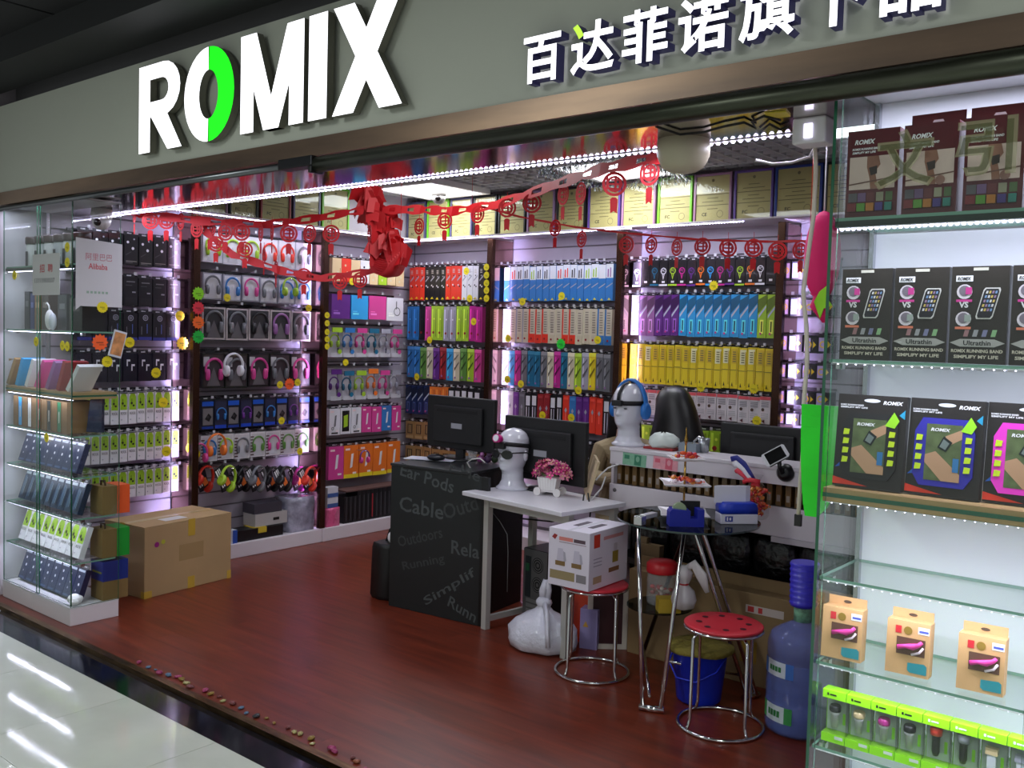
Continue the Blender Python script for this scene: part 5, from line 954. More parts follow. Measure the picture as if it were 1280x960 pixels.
# ================================================================== WHITE COUNTER
CX0, CX1 = -2.70, -1.16; wcn = M((206, 200, 206), .4)
ct = thing('white_counter', (0, CYF, 0), 0, 'long white service counter with a striped gap across its front', 'counter')
part('counter_top', MB().box(CX0-.004, CX1, -.004, .24, .972, CT, wcn), ct, bevel=.003); part('front_panel', MB().box(CX0, CX1, 0, .014, .905, .9715, wcn), ct); part('front_panel', MB().box(CX0, CX1, 0, .014, .665, .802, wcn), ct, bevel=.002); part('front_panel', MB().box(CX0+.9, CX1, -.010, .012, .640, .6645, M((190, 184, 190), .4)), ct)
part('side_panel', MB().box(CX0, CX0+.016, .0145, .235, 0, .9715, wcn), ct); part('inner_back', MB().box(CX0+.017, CX1, .20, .21, .30, .96, M((18, 16, 16), .7)), ct); part('inner_shelf', MB().box(CX0+.017, CX1, .015, .20, .78, .80, M((60, 56, 54), .6)), ct); part('work_surface', MB().box(CX0+.02, CX1, .242, .455, .715, .739, wcn), ct); part('screw_cap', MB().lathe([(.010, 0), (.010, .004), (.006, .005)], M((90, 86, 90), .4), 14).xf(Matrix.Rotation(PI/2, 4, 'X')).xf(Matrix.Translation((CX0+.035, -.0, .770))), ct)
st_ = MB().box(-.013, .013, -.004, .05, 0, .102, M((112, 84, 44), .4, coat=.4)).rect(-.008, .008, .02, .05, -.0045, M((150, 140, 130), .4)).mesh('case_spine')
k = 0; x = CX0+.03
while x < CX1-.02: inst('case_spine', st_, None, (x, CYF+.05, .8005), random.uniform(-.05, .05), 'slim brown box spine in the open gap of the white counter', 'box', 'brown spines in the counter gap'); x += .046
for i, (px, c, c2) in enumerate(((793, (120, 170, 140), (50, 120, 90)), (832, (220, 150, 160), (206, 90, 110)))):
    q = onY(px, 572, CYF-.002)
    o = item('banknote', MB().box(-.07, .07, -.0008, 0, -.031, .031, M(c, .6, var=.1, scale=60)).rect(.0, .04, -.026, .026, -.0012, M(c2, .6)).disc(.02, .006, .011, -.0016, M(c, .6), rz=.015).rect(-.06, -.03, .0, .02, -.0012, M(c2, .6)), (q.x, CYF-.001, .938), (0, .04, 0), '%s banknote taped on the front of the white counter' % ('green', 'red')[i], 'banknote')
q = onY(826, 556, 4.2); item('plastic_bag', MB().rings([[(.085*r*math.cos(a)*(1+.12*math.sin(3*a)), .06*r*math.sin(a), z+.008*math.sin(4*a)) for a in [2*PI*j/16 for j in range(16)]] for r, z in ((.8, 0), (1, .012), (.95, .04), (.6, .062), (.15, .07))], M((206, 216, 210), .35)), (q.x, 4.22, CT+.0125), 0, 'crumpled pale plastic bag on the counter beside the mannequin head', 'plastic bag')
item('red_tray', MB().box(-.085, .085, -.05, .05, 0, .011, M((150, 40, 40), .4)), (q.x-.0, 4.22, CT+.001), 0, 'flat dark red tray under the plastic bag on the counter', 'tray')
q = onY(880, 553, 4.28); t = thing('desk_caddy', (q.x, 4.28, CT+.001), 0, 'clear acrylic caddy with a bent metal arm on the counter', 'caddy'); part('cup', MB().lathe([(.025, 0), (.03, .07), (.028, .07), (.023, .004)], M((170, 175, 180), .2, .6), 16), t); part('arm', MB().tube([(-.06, 0, 0), (-.055, 0, .05), (-.03, 0, .075), (.0, 0, .07)], .006, CHROME, 8), t)
q = onY(864, 552, 4.25); item('clear_box', MB().box(-.05, .05, -.03, .03, 0, .045, M((130, 140, 150), .15)), (q.x, 4.24, CT+.001), 0, 'small grey translucent box on the counter edge', 'box')
# phone on a suction holder
q = onY(981, 591, CYF-.01); ph = thing('phone_holder', (q.x, CYF, q.z), 0, 'black suction car holder gripping a white phone on the counter front', 'phone holder'); bk = M((12, 12, 13), .35)
part('suction_cup', MB().lathe([(.042, 0), (.040, .012), (.028, .028), (.016, .034)], bk, 24).xf(Matrix.Rotation(PI/2, 4, 'X')), ph); part('arm', MB().tube([(0, -.034, 0), (-.008, -.05, .03), (-.012, -.05, .055)], .010, bk, 8), ph)
mt_ = Matrix.Translation((-.026, -.062, .080)) @ Matrix.Rotation(.95, 4, 'Y') @ Matrix.Rotation(-.45, 4, 'X')
part('clamp', MB().box(-.034, .034, .004, .016, -.045, .045, bk).xf(mt_), ph)
pn = thing('smartphone', (q.x, CYF, q.z), 0, 'white smartphone with a black screen held in the suction holder', 'phone')
part('body', MB().ext([(-.031, -.050), (-.024, -.057), (.024, -.057), (.031, -.050), (.031, .050), (.024, .057), (-.024, .057), (-.031, .050)], -.005, .003, M((226, 226, 230), .3)).xf(mt_), pn); part('screen', MB().rect(-.027, .027, -.042, .042, -.0055, M((14, 14, 17), .1, coat=.5)).xf(mt_), pn)
# ================================================================== GLASS TABLE AND WHAT IS ON IT
TZ, TC = .75, Vector((-2.06, 3.78, 0))
gt = thing('glass_table', (TC.x, TC.y, 0), 0, 'round smoked glass table on chrome tube legs before the counter', 'table')
n = 48; m = MB(); ro = [[(.318*k*math.cos(2*PI*j/n), .318*k*math.sin(2*PI*j/n), z) for j in range(n)] for k, z in ((1, TZ-.008), (1, TZ))]
m.face(ro[0][::-1], DGLASS).face(ro[1], DGLASS); m.rings(ro, M((40, 60, 58), .1, coat=.5), caps=False); part('table_top', m, gt)
part('hub', MB().lathe([(.035, TZ-.045), (.040, TZ-.03), (.040, TZ-.0085)], CHROME, 18), gt)
feet = (onZ(803, 882, .02), onZ(826, 886, .02), onZ(934, 870, .02))
def loc_(v): return (v.x-TC.x, v.y-TC.y, v.z)
f0, f1, f2 = [loc_(v) for v in feet]
lt_ = loc_(onZ(798, 660, TZ-.012)); part('leg', MB().tube([lt_, ((f0[0]+lt_[0])/2, (f0[1]+lt_[1])/2, .38), f0], .009, CHROME, 10), gt); part('leg', MB().tube([(-.02, -.02, TZ-.03), (-.02+.02, -.03, TZ-.05), f1], .010, CHROME, 10), gt)
part('foot_bar', MB().tube([(f0[0]-.012, f0[1]-.006, .014), (f1[0]+.012, f1[1]+.006, .014)], .0135, CHROME, 12), gt)
part('leg', MB().tube([(.02, .0, TZ-.03), (.04, .0, TZ-.06), f2], .010, CHROME, 10), gt); part('leg', MB().tube([(.03, .03, TZ-.03), (.05, .05, TZ-.06), (f2[0]+.02, f2[1]+.05, .014)], .010, CHROME, 10), gt); part('foot_bar', MB().tube([(f2[0]-.01, f2[1]-.02, .014), (f2[0]+.02, f2[1]+.07, .014)], .0135, CHROME, 12), gt)
part('leg', MB().tube([(-.02, .03, TZ-.03), (-.04, .06, TZ-.06), (-.30, .14, .014)], .010, M((90, 90, 92), .2, 1.), 10), gt)
part('cross_rod', MB().tube([(f0[0]+.02, f0[1]+.02, .06), (-.28, .12, .07)], .006, CHROME, 8), gt); part('cross_rod', MB().tube([((f1[0])*.75, f1[1]*.75, .19), (f2[0]*.92, f2[1]*.92+.01, .10)], .006, CHROME, 8), gt)
SHZ = .335; ls = [(-.12+.15*math.cos(a), -.02+.15*math.sin(a)) for a in [2*PI*j/28 for j in range(28)]]
part('lower_shelf', MB().rings([[(a, b, SHZ-.006) for a, b in ls], [(a, b, SHZ) for a, b in ls]], DGLASS, smooth=False), gt)
part('corner_clamp', MB().box(lt_[0]-.02, lt_[0]+.02, lt_[1]-.01, lt_[1]+.03, TZ+.0005, TZ+.040, M((206, 206, 208), .2, .8)).box(lt_[0]-.015, lt_[0]+.015, lt_[1]+.03, lt_[1]+.13, TZ+.022, TZ+.042, M((214, 214, 216), .25, .4)), gt, bevel=.003)
jr = thing('candy_jar', (-2.19, 3.79, SHZ+.0005), 0, 'clear plastic jar with a red lid on the lower glass shelf', 'jar')
part('body', MB().lathe([(.060, 0), (.068, .01), (.068, .05), (.063, .055), (.068, .06), (.068, .12), (.062, .145)], JARGLASS, 24), jr); part('lid', MB().lathe([(.070, .1455), (.072, .15), (.072, .185), (.060, .198), (.012, .205)], M((190, 24, 34), .4), 24), jr)
rj = random.Random(4); 
for k in range(26): a, r = rj.uniform(0, 6.28), rj.uniform(0, .045); part('sweet', MB().ball((0, 0, 0), .014, .010, .010, M(rj.choice(((190, 50, 50), (210, 190, 180), (160, 60, 40))), .4), 7, 4), jr, loc=(r*math.cos(a), r*math.sin(a), .014+.0026*k), rot=(0, 0, a))
item('yellow_box', MB().box(-.05, .05, -.035, .035, 0, .062, M((176, 146, 40), .5)), (-2.10, 3.70, SHZ+.0005), .75, 'mustard yellow box on the lower glass shelf', 'box')
bgm = M((214, 206, 210), .4, trans=.15)
pb = thing('knotted_bag', (-2.02, 3.69, .36), 0, 'small knotted white plastic bag hanging under the glass table', 'plastic bag'); part('pouch', MB().rings([[(r*math.cos(a)*(1+.07*math.sin(5*a)), r*math.sin(a), z) for a in [2*PI*j/18 for j in range(18)]] for r, z in ((.012, 0), (.045, .012), (.055, .05), (.045, .09), (.018, .115), (.030, .14), (.036, .17), (.012, .20))], bgm), pb)
part('tail', MB().tube([(.01, 0, .19), (.05, -.01, .215), (.09, -.01, .17), (.115, 0, .10)], [.012, .022, .026, .010], bgm, 10, ry=.006), pb); part('tie', MB().lathe([(.020, .112), (.022, .118), (.020, .124)], M((190, 40, 50), .5), 12), pb)
# tiered tray
tq = onZ(850, 648, TZ); tr = thing('tiered_tray', (tq.x, tq.y+.03, TZ), 0, 'three tier white plate stand with a gold rod full of sweets', 'tray'); gold = M((176, 140, 70), .25, .9); wp = M((228, 226, 228), .25)
part('rod', MB().tube([(0, 0, .012), (0, 0, .33)], .005, gold, 10), tr); part('finial', MB().lathe([(.004, .33), (.009, .355), (.004, .38), (.003, .40), (.001, .41)], gold, 10), tr)
def plate(z, s, r):
    R = [[(x*math.cos(r)-y*math.sin(r), x*math.sin(r)+y*math.cos(r), zz) for x, y in ((-q, -q), (0, -q*.94), (q, -q), (q*.94, 0), (q, q), (0, q*.94), (-q, q), (-q*.94, 0))] for q, zz in ((s*.55, z), (s*.9, z+.006), (s, z+.014), (s*.97, z+.016), (s*.55, z+.005))]
    part('plate', MB().rings(R, wp, smooth=False), tr)
ZP = [.012]+[onY(852, y, tr.location.y).z-TZ for y in (606, 575)]
plate(ZP[0], .11, .6); plate(ZP[1], .105, .65); plate(ZP[2], .075, .7)
sw_ = [MB().ball((0, 0, .009), .015, .010, .009, M(c, .25, coat=.5), 8, 5).face([(-.013, 0, .009), (-.026, -.008, .013), (-.026, .008, .005)], M(c, .3)).face([(.013, 0, .009), (.026, .008, .013), (.026, -.008, .005)], M(c, .3)).mesh('wrapped_sweet') for c in ((226, 90, 40), (200, 40, 50), (240, 150, 60), (230, 210, 220), (120, 60, 110))]
for z, r, cnt in ((ZP[2]+.010, .038, 16), (ZP[1]+.010, .055, 24), (ZP[0]+.010, .055, 14)):
    for k in range(cnt):
        a = rj.uniform(0, 6.28); rr = r*math.sqrt(rj.random()); b = tr.location; c_ = rj.choice((0, 0, 1, 1, 2, 3, 4))
        inst('wrapped_sweet', sw_[c_], None, (b.x+.012+rr*math.cos(a)*1.2, b.y-.01+rr*math.sin(a), TZ+z+.012*(k % 2)+.002), rj.uniform(0, 3), '%s foil wrapped sweet on the %s plate of the white stand' % (('orange', 'red', 'amber', 'pale', 'plum')[c_], 'top' if z > .15 else 'middle' if z > .05 else 'bottom'), 'sweet', 'sweets on the tiered tray')
# tape dispenser, tissue packet, sweets bag
q = onZ(856, 658, TZ); td = thing('tape_dispenser', (q.x-.01, q.y+.02, TZ+.0005), .70, 'blue tape dispenser with a black tape core on the glass table', 'tape dispenser'); db = M((24, 36, 150), .4)
part('body', MB().ext([(-.075, 0), (.075, 0), (.075, .075), (.045, .075), (.045, .035), (.015, .035), (.015, .068), (-.065, .075), (-.075, .06)], -.035, .035, db), td, bevel=.003); part('tape_roll', MB().rings([[(-.028+.030*r*math.cos(a), yy, .070+.030*r*math.sin(a)) for a in [2*PI*j/20 for j in range(20)]] for r, yy in ((.6, -.012), (1, -.012), (1, .012), (.6, .012))], M((150, 170, 130), .3, coat=.5), smooth=False), td)
part('black_core', MB().box(-.015, .07, .036, .05, .02, .10, M((14, 14, 15), .4)), td); part('cutter', MB().box(.060, .078, -.012, .012, .0755, .082, CHROME), td)
q = onZ(915, 655, TZ); ti = thing('tissue_packet', (q.x, q.y+.04, TZ+.0005), .80, 'white and blue soft tissue packet on the glass table', 'tissue packet')
part('lower_band', MB().box(-.085, .085, -.04, .04, 0, .045, M((216, 214, 226), .4)), ti, bevel=.004); part('blue_wrap', MB().rings([[(a*w_, b*.039+.003*math.sin(7*z*60+a*3), z) for a, b in ((-1, -1), (-.3, -1.06), (.4, -1.04), (1, -1), (1, 1), (.3, 1), (-.4, 1), (-1, 1))] for z, w_ in ((.046, .083), (.07, .084), (.085, .078), (.095, .068))], M((30, 60, 190), .4)), ti)
part('tissue_sheet', MB().rings([[(a*.085+.01*b-.012, b*.006+.02*(z-.09), z) for a, b in ((-1, -1), (.7, -1), (.75, 1), (-1, 1))] for z in (.09, .13, .165)], M((222, 222, 232), .6), smooth=False), ti); part('emblem', MB().rect(-.065, -.03, .012, .036, -.0408, M((40, 60, 150), .4)).rect(-.058, -.052, .016, .032, -.0412, WHITE).rect(-.046, -.038, .018, .030, -.0412, WHITE), ti)
q = onZ(938, 652, TZ); sb_ = thing('sweets_bag', (q.x-.02, q.y+.09, TZ+.0005), 0, 'clear bag of orange sweets tied with a blue white and red bow', 'bag'); part('film', MB().rings([[(r*math.cos(a)*(1+.05*math.sin(5*a)), r*.8*math.sin(a), z) for a in [2*PI*j/16 for j in range(16)]] for r, z in ((.05, 0), (.062, .02), (.06, .10), (.05, .14), (.014, .17), (.03, .20))], FILM), sb_)
for k in range(44): a, r = rj.uniform(0, 6.28), .046*math.sqrt(rj.random()); inst('sweet', sw_[rj.choice((0, 0, 2, 2, 1))], sb_, (r*math.cos(a), r*.75*math.sin(a), .004+.0031*k), (rj.uniform(-.6, .6), rj.uniform(-.6, .6), a))
for k, (c, o_) in enumerate((((30, 40, 130), .012), ((226, 226, 232), 0), ((200, 40, 60), -.012))): part('bow_ribbon', MB().tube([(-.115+.012*k, -.03, .262-.028*k), (-.085, -.035, .272-.028*k), (-.05, -.035, .250-.026*k), (-.02, -.03, .205-.016*k), (-.005, -.025, .178)], .0125, M(c, .5), 8, ry=.004), sb_)
part('bow_loop', MB().tube([(-.05, -.035, .165), (-.01, -.045, .18), (.03, -.035, .175), (.03, -.03, .16), (-.01, -.03, .165)], .010, M((214, 50, 60), .5), 8, ry=.004), sb_)
q = onY(905, 600, 3.95); 
# ================================================================== STOOLS
redseat = M((206, 44, 58), .4)
def stool(cx, cy, rot, label, holes):
    t = thing('round_stool', (cx, cy, 0), rot, label, 'stool', 'red topped chrome stools'); R = .158; z = .42
    m = MB().lathe([(R-.012, z-.012), (R-.002, z-.008), (R, z-.002), (R-.006, z+.002), (R*.6, z), (.005, z-.002)], redseat, 36); part('seat', m, t)
    for k in range(holes): a = 2*PI*k/holes+.2; part('hole', MB().lathe([(.013, z+.0032), (.012, z+.0036)], M((70, 16, 22), .6), 14, (R*.62*math.cos(a), R*.62*math.sin(a), -.0009)), t)
    part('seat_rim', MB().tube([((R-.004)*math.cos(2*PI*j/36), (R-.004)*math.sin(2*PI*j/36), z-.016) for j in range(36)], .006, CHROME, 8, closed=True), t)
    for k in range(4): a = PI/4+PI/2*k; part('leg', MB().tube([(.06*math.cos(a), .06*math.sin(a), z-.024), (.125*math.cos(a), .125*math.sin(a), z-.024), (.148*math.cos(a), .148*math.sin(a), z-.045), (.150*math.cos(a), .150*math.sin(a), .05), (.158*math.cos(a), .158*math.sin(a), .022), (.166*math.cos(a), .166*math.sin(a), .014)], .0065, CHROME, 8), t)
    part('base_ring', MB().tube([(.170*math.cos(2*PI*j/40), .170*math.sin(2*PI*j/40), .0075) for j in range(40)], .0075, CHROME, 8, closed=True), t)
stool(-1.705, 3.455, .35, 'red topped chrome stool with round holes in its seat', 8)
stool(-2.435, 3.60, .55, 'red topped chrome stool carrying a white kettle carton', 0)
bx_ = thing('kettle_carton', (-2.470, 3.595, .4235), .03, 'white printed kettle carton on the red stool beside the plastic bag', 'carton'); bw, bd_, bh = .222, .33, .262; wx = M((220, 214, 226), .5)
part('body', MB().box(-bw/2, bw/2, -bd_/2, bd_/2, 0, bh, wx), bx_, bevel=.002)
y = -bd_/2-.0008; pr = MB().flat([(-bw*.42, bh*.84), (-bw*.34, bh*.80), (-bw*.28, bh*.88), (-bw*.36, bh*.90)], y, M((150, 40, 40), .5)).rect(-bw*.24, bw*.10, bh*.80, bh*.865, y, M((214, 130, 120), .5)).rect(bw*.12, bw*.40, bh*.80, bh*.86, y, M((90, 70, 80), .5)).rect(-bw*.24, bw*.42, bh*.765, bh*.78, y, M((170, 150, 160), .5))
for cx in (-.20, .20): pr.flat([(bw*(cx-.10), bh*.38), (bw*(cx+.10), bh*.38), (bw*(cx+.06), bh*.66), (bw*(cx-.06), bh*.66)], y, M((196, 190, 206), .5)).rect(bw*(cx-.12), bw*(cx+.12), bh*.36, bh*.44, y-.0004, M((128, 100, 60), .5)).flat([(bw*(cx+.09), bh*.42), (bw*(cx+.15), bh*.46), (bw*(cx+.12), bh*.60), (bw*(cx+.07), bh*.62)], y-.0003, M((170, 166, 180), .5))
pr.rect(-bw*.45, bw*.16, bh*.12, bh*.27, y, M((150, 134, 96), .5)).rect(bw*.20, bw*.44, bh*.12, bh*.26, y, M((130, 126, 130), .5)); part('front_print', pr, bx_)
X_ = bw/2+.0008
def sq(m, y0, y1, z0, z1, c, k=0): m.face([(X_+k, y0, z0), (X_+k, y1, z0), (X_+k, y1, z1), (X_+k, y0, z1)], M(c, .5)); return m
for a in ((-.13, -.08, .72, .95, (206, 60, 40)), (-.05, .12, .82, .88, (214, 150, 150)), (.03, .08, .38, .58, (150, 130, 50)), (.04, .07, .58, .72, (200, 190, 200)), (-.0, .09, .22, .30, (130, 90, 60)), (-.13, -.06, .10, .22, (176, 150, 120)), (-.13, -.06, .40, .415, (150, 140, 160)), (-.13, -.06, .46, .475, (150, 140, 160)), (-.13, -.06, .52, .535, (150, 140, 160))):
    part('side_print', sq(MB(), a[0], a[1], bh*a[2], bh*a[3], a[4]), bx_)
part('handle_slot', MB().box(-.05, -.02, -.06, .06, bh, bh+.0012, M((90, 80, 90), .6)).box(.03, .06, -.06, .06, bh, bh+.0012, M((90, 80, 90), .6)).box(-.010, .012, -bd_/2, bd_/2, bh, bh+.0008, M((234, 232, 240), .25)), bx_)
# ================================================================== FLOOR CLUTTER
wbm = M((214, 214, 226), .3, coat=.3, bump=.5, scale=25)
pbg = thing('shopping_bag', (-2.80, 3.70, 0), .2, 'knotted white plastic shopping bag on the floor before the desk', 'plastic bag'); rb2 = random.Random(8); ph_ = [rb2.uniform(0, 6) for _ in range(6)]
part('sack', MB().rings([[(r*math.cos(a)*(1+.05*math.sin(5*a+ph_[0]+z*20)+.04*math.sin(9*a+ph_[1]-z*30)), r*.78*math.sin(a)*(1+.06*math.sin(6*a+ph_[2]+z*25)), z) for a in [2*PI*j/40 for j in range(40)]] for r, z in ((.12, .0), (.165, .015), (.180, .05), (.175, .10), (.14, .145), (.09, .175), (.05, .195), (.032, .215), (.04, .235))], wbm), pbg)
part('knot', MB().ball((.0, 0, .235), .042, .036, .030, wbm, 14, 8), pbg); part('handle_loop', MB().tube([(-.005, 0, .24), (-.005, -.01, .29), (.005, 0, .345), (.02, 0, .35), (.025, 0, .30), (.015, 0, .25)], [.02, .02, .014, .012, .016, .02], wbm, 10, ry=.010), pbg); part('handle_tail', MB().tube([(.02, -.03, .23), (.06, -.09, .20), (.085, -.13, .12), (.095, -.14, .06)], [.02, .028, .03, .022], wbm, 12, ry=.012), pbg)
item('orange_carton', MB().box(-.16, .07, -.07, .07, 0, .33, M((196, 60, 34), .5)).box(-.159, .069, -.0705, -.07, .02, .31, M((206, 66, 36), .5)), (-2.66, 3.985, 0), .0, 'orange red carton standing behind the plastic shopping bag', 'carton')
pf = thing('picture_frame', (onZ(750, 812, 0).x+.02, onZ(750, 812, 0).y+.03, 0), .7, 'white wooden frame leaning behind the stool with the carton', 'frame'); fm_ = M((206, 196, 186), .5)
part('frame', MB().box(-.10, -.075, 0, .02, 0, .32, fm_).box(.075, .10, 0, .02, 0, .32, fm_).box(-.075, .075, 0, .02, 0, .025, fm_).box(-.075, .075, 0, .02, .295, .32, fm_), pf); part('sheet', MB().box(-.075, .075, .006, .012, .025, .295, M((60, 24, 30), .4)), pf)
item('lilac_box', MB().box(-.045, .045, -.045, .045, 0, .20, M((150, 140, 190), .5)).flat([(-.03, .11), (.0, .11), (-.015, .14)], -.046, M((196, 150, 60), .5)), (onZ(731, 811, 0).x, onZ(731, 811, 0).y+.05, 0), .3, 'lilac box on the floor behind the chrome stool legs', 'box')
lc = thing('long_carton', (-2.47, 3.955, 0), .012, 'long flat brown carton leaning against the white counter', 'carton'); cbm = M((138, 112, 76), .65, var=.05, scale=4)
part('body', MB().box(0, 1.30, 0, .09, 0, .42, cbm), lc, bevel=.003); part('flap', MB().box(0, 1.30, .082, .09, .4205, .475, cbm), lc); part('tape', MB().box(.62, .80, -.001, 0, .33, .365, M((200, 186, 180), .4)).rect(.63, .66, .335, .36, -.0015, M((190, 50, 50), .5)).rect(.68, .70, .335, .36, -.0015, M((190, 50, 50), .5)), lc); part('tape', MB().box(.60, .68, -.001, 0, .10, .20, M((150, 116, 40), .4)), lc)
item('small_carton', MB().box(-.07, .07, -.022, .022, 0, .53, M((120, 98, 66), .65)).box(-.06, -.01, -.012, .012, .53, .56, M((110, 90, 60), .7)), (-2.43, 4.073, 0), .0, 'tall narrow brown carton beside the long flat carton', 'carton')
for i in range(6):
    x = -2.50+.225*i; m = MB().rings([[((.11 if abs(math.cos(a)) > .3 else .10)*math.cos(a)*k_, .04*math.sin(a)*k_, z+.008*math.sin(3*a+i)) for a in [2*PI*j/14 for j in range(14)]] for k_, z in ((.8, .44), (1, .47), (1.02, .56), (.95, .62), (.7, .638))], M((15, 14, 16), .25, coat=.4, bump=.6, scale=30)); m.xf(Matrix.Translation((0, 0, -.43)))
    item('black_bag', m, (x, 4.20, .43), 0, 'glossy black wrapped bundle on the shelf under the white counter', 'bundle', 'black bundles under the counter')
part('lower_shelf', MB().box(CX0+.017, CX1, .015, .199, .40, .4295, M((40, 36, 36), .6)), ct)
wbt = thing('water_bottle', (-1.452, 3.635, 0), 0, 'large blue tinted water bottle on the floor beside the stool', 'water bottle')
part('body', MB().lathe([(.10, 0), (.128, .012), (.132, .03), (.132, .13), (.128, .14), (.132, .15), (.132, .29), (.128, .30), (.132, .31), (.131, .36), (.118, .395), (.07, .425), (.034, .445), (.030, .50)], BLUEGLASS, 36), wbt)
part('water', MB().lathe([(.098, .004), (.124, .016), (.127, .04), (.127, .21)], BLUEGLASS, 30), wbt)
def wrap(z0, z1, a0, a1, c, c2):
    m = MB(); n_ = 10; r = .1335
    for k in range(n_): a, b = a0+(a1-a0)*k/n_, a0+(a1-a0)*(k+1)/n_; m.face([(r*math.cos(t_), r*math.sin(t_), z) for t_, z in ((a, z0), (b, z0), (b, z1), (a, z1))], c2 if k in (0, 1, 8, 9) else c)
    for k in range(3, 7): a, b = a0+(a1-a0)*k/n_, a0+(a1-a0)*(k+.8)/n_; m.face([((r+.001)*math.cos(t_), (r+.001)*math.sin(t_), z) for t_, z in ((a, z0+.02), (b, z0+.02), (b, z1-.02), (a, z1-.02))], M((40, 120, 60), .5))
    return m
part('label', wrap(.24, .30, 3.7, 4.9, M((206, 214, 226), .4), M((60, 110, 190), .4)), wbt); part('label', wrap(.06, .125, 3.7, 4.9, M((206, 220, 226), .4), M((60, 150, 80), .4)), wbt)
part('neck_seal', MB().lathe([(.035, .445), (.036, .50), (.030, .505)], M((110, 160, 130), .4, var=.6, scale=40), 20), wbt)
prof = []
for k in range(8): prof += [(.050+.0005*k, .506+.022*k), (.055+.0005*k, .519+.022*k), (.052+.0005*k, .5275+.022*k)]
item('cup_stack', MB().lathe([(r, z-.506) for r, z in prof], M((50, 44, 190), .35, coat=.3), 28), (-1.452, 3.635, .506), 0, 'stack of ribbed blue cups upturned on the water bottle', 'cups')
bk_ = thing('blue_bucket', (-1.905, 3.645, 0), 0, 'blue plastic bucket with an olive cloth behind the stool', 'bucket'); bbm = M((24, 50, 200), .4)
part('pail', MB().lathe([(.085, 0), (.095, .01), (.118, .22), (.124, .222), (.124, .232), (.112, .232), (.09, .02)], bbm, 30), bk_); part('handle', MB().tube([(-.121, 0, .21), (-.11, -.07, .16), (-.04, -.128, .12), (.05, -.125, .12), (.11, -.06, .16), (.121, 0, .21)], .004, bbm, 6), bk_)
cl_ = M((128, 116, 44), .85, bump=.6, scale=40); item('olive_cloth', MB().rings([[(r*math.cos(a)*(1+.06*math.sin(3*a)), r*math.sin(a)*(1+.05*math.cos(2*a)), z+.004*math.sin(4*a)) for a in [2*PI*j/24 for j in range(24)]] for r, z in ((.140, -.016), (.135, .003), (.10, .009), (.05, .010), (.01, .008))], cl_), (-1.905, 3.645, .2385), 0, 'folded olive cloth hanging over the bucket rim', 'cloth')
# ================================================================== GOODS ON THE PLINTH
def plinth(px, py): return onX(px, py, -5.50)
item('black_case', MB().box(-.06, .06, -.20, .19, 0, .075, M((22, 22, 24), .4)).box(-.07, .05, -.05, .05, .0755, .079, M((206, 180, 50), .5)).box(.0605, .062, -.02, .05, .04, .08, M((206, 180, 50), .5)), (-5.52, 3.93, .0985), 0, 'low black case with a yellow label on the white plinth', 'box')
item('white_case', MB().box(-.07, .07, -.13, .14, 0, .085, M((186, 182, 180), .5)).box(.0705, .072, .02, .07, .03, .05, BLACK), (-5.55, 4.03, .178), 0, 'white carton on the low black case on the plinth', 'box')
item('grey_case', MB().box(-.07, .07, -.12, .11, 0, .07, M((70, 68, 78), .4)), (-5.56, 4.02, .264), 0, 'dark grey box on top of the white carton', 'box')
item('wrapped_boxes', MB().rings([[(a*.085, b*.11+.01*math.sin(z*40), z) for a, b in ((-1, -1), (.2, -1.05), (1, -.9), (1.04, .1), (.95, 1), (-1, 1))] for z in (0, .07, .14, .21, .25)], M((166, 166, 186), .15, coat=.8, var=.35, scale=14, bump=.8)), (-5.55, 4.29, .0985), 0, 'stack of boxes in crinkled clear plastic on the plinth', 'box')
item('blue_white_box', MB().box(-.03, .03, -.035, .035, 0, .09, M((200, 206, 220), .4)).box(.0305, .032, -.0, .035, .0, .09, M((40, 80, 170), .4)), (-5.48, 3.70, .0985), 0, 'small blue and white box at the end of the plinth by the carton', 'box')
item('pink_pouch', MB().rings([[(a*.03, b*.06, z) for a, b in ((-1, -1), (1, -1), (1, 1), (-1, 1))] for z in (0, .01, .12, .14)], M((220, 90, 140), .3, coat=.5, bump=.6, scale=30)), (-5.47, 4.56, .0985), 0, 'pink foil pouch on the plinth beside the bronze post', 'pouch')
for i in range(2): item('blue_white_box', MB().box(-.03, .03, -.05, .05, 0, .075, M((206, 206, 214), .4)).box(.0305, .032, -.05, .05, .0, .03, M((60, 90, 150), .4)), (-5.48, 4.56, .24+.077*i), 0, '%s small blue and white box on the pink pouch' % ('lower', 'upper')[i], 'box')
for i in range(16):
    y_ = 4.70+.044*i; item('black_case', MB().box(-.07, .07, -.0205, .0205, 0, .235 if i > 2 else .2, M((18, 18, 20), .35)).box(.0705, .072, -.005, .005, .02, .2, M((60, 60, 64), .4) if i != 6 else M((170, 40, 50), .4)), (-5.53, y_, .0985), 0, 'thin black case in the upright row on the plinth' if i != 6 else 'thin black case with a red spine stripe in the upright row', 'case', 'black cases on the plinth')
item('dark_cover', MB().box(-.075, .08, -.38, .33, 0, .010, M((96, 70, 66), .6)), (-5.53, 5.07, .336), 0, 'flat brown cover lying on the upright black cases', 'cover')
item('yellow_price_card', MB().box(0, .001, -.03, .03, 0, .06, M((220, 180, 50), .5)), (-5.455, 5.28, .25), 0, 'yellow price card on the upright black cases', 'card')
